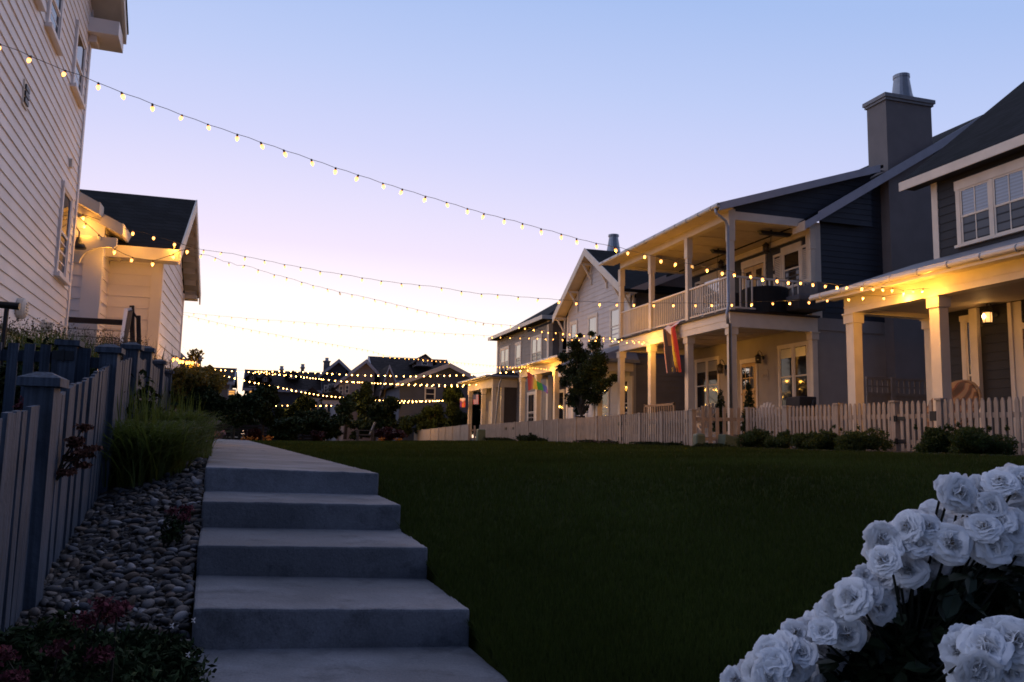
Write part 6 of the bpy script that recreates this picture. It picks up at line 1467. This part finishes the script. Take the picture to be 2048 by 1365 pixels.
def string(label, P0, P1, way, spacing, off=(), far=False, pw=1.0, skip=0, sock=True, cord=.006, bs=1.0, group='string lights across the lawn'):
    P0 = np.array(P0, float); P1 = np.array(P1, float); n = np.cross(P1-P0, UP); n /= np.linalg.norm(n)
    pts = [P0]+[px_pl(a, b_, P0, n) for a, b_ in way]+[P1]
    t = thing('string_lights', (P0+P1)/2, label, 'string lights', group); o = np.array(t.location)
    seg = [np.linalg.norm(b_-a) for a, b_ in zip(pts[:-1], pts[1:])]; cum = np.concatenate([[0], np.cumsum(seg)]); tot = cum[-1]
    def at(s):
        k = min(int(np.searchsorted(cum, s, side='right'))-1, len(seg)-1); k = max(k, 0); f_ = (s-cum[k])/max(seg[k], 1e-6); return pts[k]*(1-f_)+pts[k+1]*f_
    nb = int((tot-spacing*.5)/spacing); path = []
    for k in range(nb+1):
        s = spacing*(k+.5); path.append(at(min(s, tot)))
        if k < nb: path.append(at(min(s+spacing*.5, tot))+UP*.008)
    MB().tube([P0]+path+[P1], cord, 5).build('cord', cable_m, t)
    for k in range(nb+1):
        s = spacing*(k+.5)+random.uniform(-.12,.12)*spacing
        if s < skip: continue
        p = at(min(s, tot)); isoff = k in off
        b_ = bpy.data.objects.new('bulb', BM0 if isoff else (BF if far else BM)); COL.objects.link(b_); b_.parent = t; b_.location = tuple(p-o)
        b_.scale = (bs*random.uniform(.94,1.06),)*3; b_.rotation_euler = (random.gauss(0,.22), random.gauss(0,.22), 0)
        if k % (4 if far else 2) == 0 and not isoff:
            pk_ = pw if np.isscalar(pw) else round((pw[0]+(pw[1]-pw[0])*(s/tot)**3)*6)/6+.03; l_ = bpy.data.objects.new('bulb_light', PLF if far else lightdata(pk_)); COL.objects.link(l_); l_.parent = t; l_.location = tuple(p-o-UP*.14)
        if sock: 
            c_ = bpy.data.objects.new('socket', SKM); COL.objects.link(c_); c_.parent = b_
    return t
pA = lambda px, py, X=12.13: px_x(px, py, X)
w0 = lp(-30, 76, .05)
string('nearest string of bulbs from the cream house wall to the navy porch beam', w0, pA(1860,577),
       [(0,89),(50,108),(110,135),(170,155),(225,179),(280,199),(335,220),(386,239),(437,257),(489,274),(535,290),(583,306),(630,322),(673,337),(717,351),(762,366),(805,379),(844,391),(885,403),(925,415),(965,427),(1000,436),(1037,445),(1073,456),(1110,465),(1143,475),(1177,484),(1215,492),(1243,497),(1274,506),(1305,513),(1335,519),(1365,526),(1393,531),(1425,538),(1450,542),(1480,546),(1503,549),(1525,553),(1553,557),(1577,560),(1604,562),(1652,568),(1694,571),(1742,574),(1783,576),(1808,582),(1842,578)], .305, off=(31,), pw=(.06,1.25), cord=.0036, bs=.8)
cA = px_y(386, 496, 16.50)
string('string of bulbs from the cream cottage gable to the navy porch, passing the balcony rail', cA, pA(1812,586),
       [(421,503),(459,507),(496,515),(533,522),(570,530),(607,536),(645,544),(683,549),(722,556),(760,562),(799,567),(838,571),(877,575),(916,582),(955,588),(996,590),(1035,594),(1075,597),(1116,600),(1156,603),(1196,605),(1236,606),(1277,607),(1317,607),(1358,607),(1398,607),(1440,607),(1480,606),(1521,604),(1563,603),(1604,601),(1640,600),(1687,596),(1725,592),(1769,593)], .385, pw=(.06,1.3), cord=.0036, bs=.78)
string('short string of bulbs along the entry hood and over the cottage roof', px_y(148,424,15.9), px_y(384,495,16.46), [(175,432),(207,444),(240,456),(278,464),(314,474),(349,484)], .385, pw=.30, group='string lights on the cottage')
string('short string of bulbs drooping under the cottage hood and eave', px_y(152,430,15.75), px_y(380,497,16.44), [(196,468),(219,492),(247,509),(277,519),(307,522),(333,515),(360,503)], .345, off=(1,), pw=.30, group='string lights on the cottage')
string('zigzag string of bulbs from the cottage gable to the balcony beam', px_y(388,505,16.5), pA(1298,684),
       [(396,503),(404,511),(420,512),(430,516),(440,518),(452,528),(465,524),(474,532),(488,531),(500,534),(525,543),(549,550),(575,556),(604,565),(627,572),(650,577),(673,583),(694,588),(716,592),(738,597),(760,602),(800,612),(860,626),(920,639),(975,648),(1000,650),(1027,652),(1061,656),(1094,663),(1126,665),(1157,669),(1187,672),(1218,675),(1247,678)], .33, off=(10,24,38,44), pw=(.06,1.9), cord=.0032, bs=.72)
cB = px_y(347, 624, 21.35)
string('thin straight string of bulbs from the cottage far corner to the balcony beam', cB, pA(1301,687),
       [(390,628),(420,631),(500,638),(600,645),(700,653),(800,660),(880,667),(940,670),(989,673),(1047,675),(1107,677),(1167,679),(1228,681)], .31, pw=(.05,1.9), cord=.0028, bs=.62)
string('thin sagging string of bulbs from the cottage far corner to the taupe house porch', cB+[.02,0,-.02], px_x(1098,738,13.3),
       [(400,638),(460,652),(520,664),(600,679),(680,692),(740,702),(774,713),(804,715),(835,717),(880,722),(940,728),(995,733),(1036,734),(1064,735)], .31, pw=(.05,1.9), cord=.0028, bs=.62)
string('string of bulbs crossing in front of the far roofs to the taupe house porch', px_y(425,738,52), px_x(1063,738,13.3),
       [(503,743),(560,741),(620,743),(680,747),(720,749),(760,750),(800,751),(840,751),(880,750),(927,749),(989,745),(1015,743)], .40, far=True)
eT = px_y(890, 800, 56.0)
string('lowest sagging string of bulbs from the left shrubs down to the tall dark tree', px_y(341,706,46), eT,
       [(350,709),(362,713),(380,720),(394,724),(412,738),(430,744),(441,748),(457,752),(471,755),(491,760),(503,763),(525,767),(545,771),(565,775),(605,783),(640,789),(684,794),(730,798),(780,800),(830,801)], .31, far=True)
string('short string of bulbs wrapping the olive shrubs at the end of the left fence', px_y(343,712,16), px_y(400,730,18), [(353,713),(357,716),(370,719),(382,719),(394,723)], .22, far=False, pw=.3, group='string lights on the cottage')
string('string of bulbs to the farther cream porch, upper of two', px_y(512,741,60), px_x(958,768,13.3), [(540,746),(577,749),(602,752),(640,757),(690,762),(745,765),(800,767),(850,768),(900,769)], .42, far=True)
string('string of bulbs to the farther cream porch, lower of two', px_y(500,745,58), px_x(934,772,13.3), [(560,749),(620,755),(680,761),(757,766),(820,769),(870,771)], .42, far=True)
string('level string of bulbs low across the dark trees at the end of the lawn', px_y(448,805,48), eT+[0,.1,.0], [(471,807),(495,808),(540,810),(577,810),(620,810),(690,810),(745,807),(800,804),(850,802)], .38, far=True)
# ================================================================ white rose bush at lower right
def bloom_mesh(seed, openness, n_rings=6, per=6):
    r = np.random.default_rng(seed); q = MB()
    for ring in range(n_rings):
        fr_ = ring/(n_rings-1); k_ = per+(3 if ring > 2 else 0)
        tilt = math.radians(12+ (78*fr_)*openness + 14*fr_*(1-openness)); Lp_ = .52+.46*fr_; wd = .40+.36*fr_; r0 = .04+.10*fr_
        for k in range(k_):
            a = 6.283*k/k_+ring*.55+r.normal()*.16; tl = tilt+r.normal()*.14; L_ = Lp_*(.88+.24*r.random()); w_ = wd*(.85+.35*r.random())
            ca, sa = math.cos(a), math.sin(a); nu, nv = 8, 7; V = []
            ph = r.random(3)*6.28
            for j in range(nv+1):
                v = j/nv
                curl = tl+ (v**2)*(.35*openness+.35)*(1 if fr_ > .3 else -.7) - .25*(1-v)*(1-fr_)
                rad = r0+L_*(math.sin(tl)*v*.6+math.sin(curl)*v*.4); z = L_*(math.cos(tl)*v*.65+math.cos(curl)*v*.35)
                wv = w_*math.sin(min(1, .15+v*1.05)*math.pi*.62)**.8
                for i in range(nu+1):
                    u_ = (i/nu-.5)*2
                    cup = -.16*u_*u_*wv*(1.0-.4*openness)+0
                    ruf = .05*v**2*math.sin(u_*4.2+ph[0])+.014*v**2*math.sin(u_*8+ph[1])
                    notch = -.05*v**4*(math.cos(u_*3.1+ph[2])*.5+.5)-.20*v**3*u_*u_
                    rr = rad+ruf*math.cos(tl)+notch*math.sin(tl)+cup*-1*math.cos(tl); zz = z-ruf*math.sin(tl)+notch*math.cos(tl)+cup*-1*math.sin(tl)
                    tang = u_*wv
                    V.append((rr*ca-tang*sa, rr*sa+tang*ca, zz))
            base = np.array(V); Q = [(j*(nu+1)+i, j*(nu+1)+i+1, (j+1)*(nu+1)+i+1, (j+1)*(nu+1)+i) for j in range(nv) for i in range(nu)]
            q.add(base, Q)
    V = np.array(q.v); c = (V.max(0)+V.min(0))/2; V = (V-[0,0,.32])/1.0; s = max(np.ptp(V[:,0]), np.ptp(V[:,1]))/2; V = V/s
    me = bpy.data.meshes.new('rose_bloom'); me.from_pydata(V.tolist(), [], q.f); me.materials.append(petal); me.polygons.foreach_set('use_smooth', [True]*len(me.polygons)); return me
pm = petal.node_tree.nodes['Principled BSDF']; pm.inputs['Subsurface Weight'].default_value = .0
BO = [bloom_mesh(1, .95), bloom_mesh(2, .9), bloom_mesh(3, .75), bloom_mesh(4, .55), bloom_mesh(5, .62), bloom_mesh(6, .45), bloom_mesh(7, 1.0), bloom_mesh(8, .7)]
SMH = None
q = MB(); rr = np.random.default_rng(9)
for k in range(26):
    a = rr.random()*6.28; d_ = .05+.11*rr.random(); q.tube([(0,0,-.12),(d_*.7*math.cos(a),d_*.7*math.sin(a),.06+.05*rr.random())], [.012,.018], 4)
SMH = bpy.data.meshes.new('stamens'); SMH.from_pydata(q.v, [], q.f); SMH.materials.append(stamen)
# (px, py, radius px, mesh, faces: c camera / u up / l left / b back)
BL_ = [(1921,986,40,1,'c'),(1964,977,31,3,'u'),(2024,980,46,1,'c'),(1897,975,26,3,'u'),(2000,962,34,2,'u'),(2046,960,34,2,'u'),(1907,1000,30,4,'l'),
 (1872,1025,30,2,'u'),(1912,1024,24,5,'b'),(1852,1036,22,4,'u'),(1812,1052,34,2,'l'),(1830,1045,26,3,'u'),(1764,1078,34,2,'l'),(1780,1066,26,4,'u'),(1868,1110,47,6,'c'),(1903,1085,40,0,'c'),(1836,1082,36,2,'u'),(1884,1052,28,3,'u'),(1858,1052,30,2,'u'),
 (1993,1088,43,0,'c'),(2026,1052,42,1,'c'),(1968,1052,34,2,'u'),(1940,1062,30,3,'u'),(2000,1038,32,2,'u'),(2042,1082,32,2,'u'),(1930,1098,32,2,'l'),(1918,1062,28,4,'u'),
 (1766,1120,34,2,'l'),(1752,1106,26,4,'l'),(1814,1138,37,1,'l'),(1790,1172,36,0,'c'),(1790,1105,30,2,'u'),
 (1698,1192,42,1,'l'),(1722,1172,26,4,'u'),(1762,1214,34,7,'c'),(1742,1186,24,5,'u'),(1729,1150,22,4,'u'),
 (1660,1222,30,2,'u'),(1634,1250,34,2,'l'),(1694,1270,36,0,'c'),(1650,1240,26,3,'u'),
 (1592,1266,30,2,'u'),(1562,1290,34,2,'l'),(1536,1304,36,1,'l'),(1604,1304,30,4,'c'),(1578,1338,36,0,'c'),(1510,1345,36,2,'l'),(1470,1360,28,2,'u'),(1540,1352,36,2,'u'),(1620,1280,26,3,'u'),(1622,1345,28,5,'c'),(1655,1352,32,4,'b'),
 (1812,1255,40,5,'b'),(1838,1238,30,5,'b'),(1796,1322,30,5,'b'),(2005,1220,30,5,'b'),(1652,1306,24,5,'b'),(1950,1140,22,5,'b'),(1985,1165,24,5,'b'),
 (1945,1322,50,1,'c'),(1975,1288,48,0,'c'),(2030,1282,52,1,'c'),(1932,1345,44,2,'l'),(2022,1335,50,2,'c'),(1990,1340,44,3,'c'),(1915,1300,34,4,'l'),(2000,1262,40,2,'u'),(2044,1305,40,3,'u'),
 (1945,1010,28,2,'u'),(1985,1012,28,3,'u'),(1846,1062,30,2,'u'),(1822,1100,32,1,'u'),(1880,1072,30,3,'u'),(1850,1088,34,2,'u'),(1955,1080,32,3,'u'),(1975,1070,30,2,'u'),(2020,1075,34,3,'u'),(1800,1070,28,3,'u'),(1776,1098,30,3,'l'),(1800,1120,32,2,'u'),(1775,1148,30,3,'l'),(1762,1160,26,2,'u'),(1712,1180,32,2,'u'),(1740,1205,30,3,'u'),(1680,1212,34,3,'l'),(1668,1245,30,2,'l'),(1648,1262,30,3,'u'),(1615,1262,28,3,'u'),(1575,1310,32,2,'u'),(1550,1325,32,3,'u'),(1520,1325,30,3,'l'),(1495,1352,30,3,'u'),(1600,1325,30,2,'u'),(1610,1350,30,0,'c'),(1960,1345,46,3,'c'),(1950,1290,38,2,'l'),(2010,1310,44,0,'c'),(2040,1345,44,2,'c'),(1980,1320,40,3,'c')]
r6 = np.random.default_rng(21)
root0 = px_z(1830, 1560, -1.0); root0 = np.array([1.15, 1.45, -1.02])
rb = thing('rose_bush', root0, 'white rose bush in full bloom at the lower right corner', 'rose bush')
fwd = R[:,2]; rgt = R[:,0]
stm = MB(); lp2 = []; lv = MB()
HUB0 = [np.array([.95,1.65,-.72]), np.array([1.15,1.55,-.66]), np.array([.72,1.75,-.80]), np.array([1.25,1.50,-.78])]
HUB = []
for k in range(14):
    t = k/13; h_ = np.array([.50+.80*t, 1.95-.55*t, -.80])+r6.normal(size=3)*[.05,.08,.04]+[0,0,.30*t]; HUB.append(h_); stm.tube([root0, (root0+h_)/2+[.05,0,.04], h_], [.009,.007,.005], 5)
for (px, py, rpx, k, fc_) in BL_:
    d_ = 1.62+.10*r6.normal()*.6+(0.03 if fc_ == 'u' else 0)+(.14 if fc_ == 'b' else 0)-.00012*(2048-px)*0
    if py > 1225 and px > 1880: d_ = 1.42+.05*r6.normal()+(.06 if fc_ == 'u' else 0)
    rw = rpx*d_/F*1.08
    c = px_d(px, py, d_)
    ax_ = {'c': -fwd*.9+UP*.35+rgt*-.15, 'u': UP*.55-fwd*.7+rgt*-.1, 'l': -rgt*.6-fwd*.65+UP*.4, 'b': fwd*.3+UP*.8+rgt*.2}[fc_]
    ax_ = ax_+r6.normal(size=3)*.18; ax_ /= np.linalg.norm(ax_)
    qn = Vector(ax_).to_track_quat('Z', 'Y'); from_e = qn.to_euler()
    o = bpy.data.objects.new('rose_bloom', BO[k]); COL.objects.link(o); o.parent = rb; o.location = tuple(c-root0)
    o.rotation_mode = 'QUATERNION'; o.rotation_quaternion = qn @ __import__('mathutils').Quaternion((0,0,1), r6.random()*6.28); o.scale = (rw, rw, rw*1.2)
    if k in (0,1,6,2): s_o = bpy.data.objects.new('stamens', SMH); COL.objects.link(s_o); s_o.parent = o
    hub = HUB[int(np.argmin([np.linalg.norm(c-h_) for h_ in HUB]))]; b0 = c-ax_*rw*.5
    mid = (hub*.45+b0*.55)-ax_*.04-[0,0,.02]; stm.tube([hub, mid, b0-ax_*.02, b0], [.0035,.003,.0025,.003], 5)
    for t in (.2,.35,.5,.65):
        p = (hub*(1-t)+mid*t) if t < .6 else (mid*(1-(t-.6)/.4)+b0*((t-.6)/.4)); lp2.append(p-[0,0,.02])
fill = MB()
for k in range(110):
    px = 1462+600*r6.random(); py = 962+max(0, 1890-px)*.91+16+min(130, 40+90*r6.random()) if k < 85 else 1270+95*r6.random()
    if k >= 85: px = 1930+130*r6.random()
    d_ = (1.69 if k < 85 else 1.49)+.05*r6.random(); rw = (24+12*r6.random())*d_/F*1.2; ax_ = UP*(.2+.8*r6.random())-fwd*(.9*r6.random())+r6.normal(size=3)*.3; ax_ /= np.linalg.norm(ax_)
    qn = Vector(ax_).to_track_quat('Z', 'Y') @ __import__('mathutils').Quaternion((0,0,1), r6.random()*6.28); A = np.array(qn.to_matrix())*rw; me = BO[k % 8]
    V = np.array([v.co[:] for v in me.vertices]) @ A.T+px_d(px, py, d_); fill.arrays(V, np.array([p.vertices[:] for p in me.polygons]))
fill.build('rear_blooms', petal, rb, smooth=True, kind='stuff')
stm.build('stems', stemm, rb, smooth=True)
# leaflets: folded ovals
def leaflet(p, d_, s):
    d_ = d_/np.linalg.norm(d_); sd = np.cross(d_, UP+r6.normal(size=3)*.5); sd /= np.linalg.norm(sd); n_ = np.cross(sd, d_)
    V = [p, p+d_*s*.35+sd*s*.26+n_*s*.06, p+d_*s*.72+sd*s*.22+n_*s*.05, p+d_*s, p+d_*s*.72-sd*s*.22+n_*s*.05, p+d_*s*.35-sd*s*.26+n_*s*.06, p+d_*s*.5]
    lv.add(V, [(0,1,6),(1,2,6),(2,3,6),(3,4,6),(4,5,6),(5,0,6)])
for p in lp2:
    for k in range(3): leaflet(p+fwd*.05+r6.normal(size=3)*.03, r6.normal(size=3)*[1,1,.6], .030+.03*r6.random())
for k in range(4600):      # body of the bush
    p = px_d(1450+620*r6.random(), 1000+420*r6.random(), (1.60 if k % 3 == 0 else 1.72)+.26*r6.random())
    q = R.T @ p; 
    if CY-F*q[1]/q[2] < (1050 if k % 3 else 1120)+max(0, 1890-(CX+F*q[0]/q[2]))*.88: continue
    leaflet(p, r6.normal(size=3)*[1,1,.6], .035+.035*r6.random())
lv.build('leaves', leaf_rose, rb)
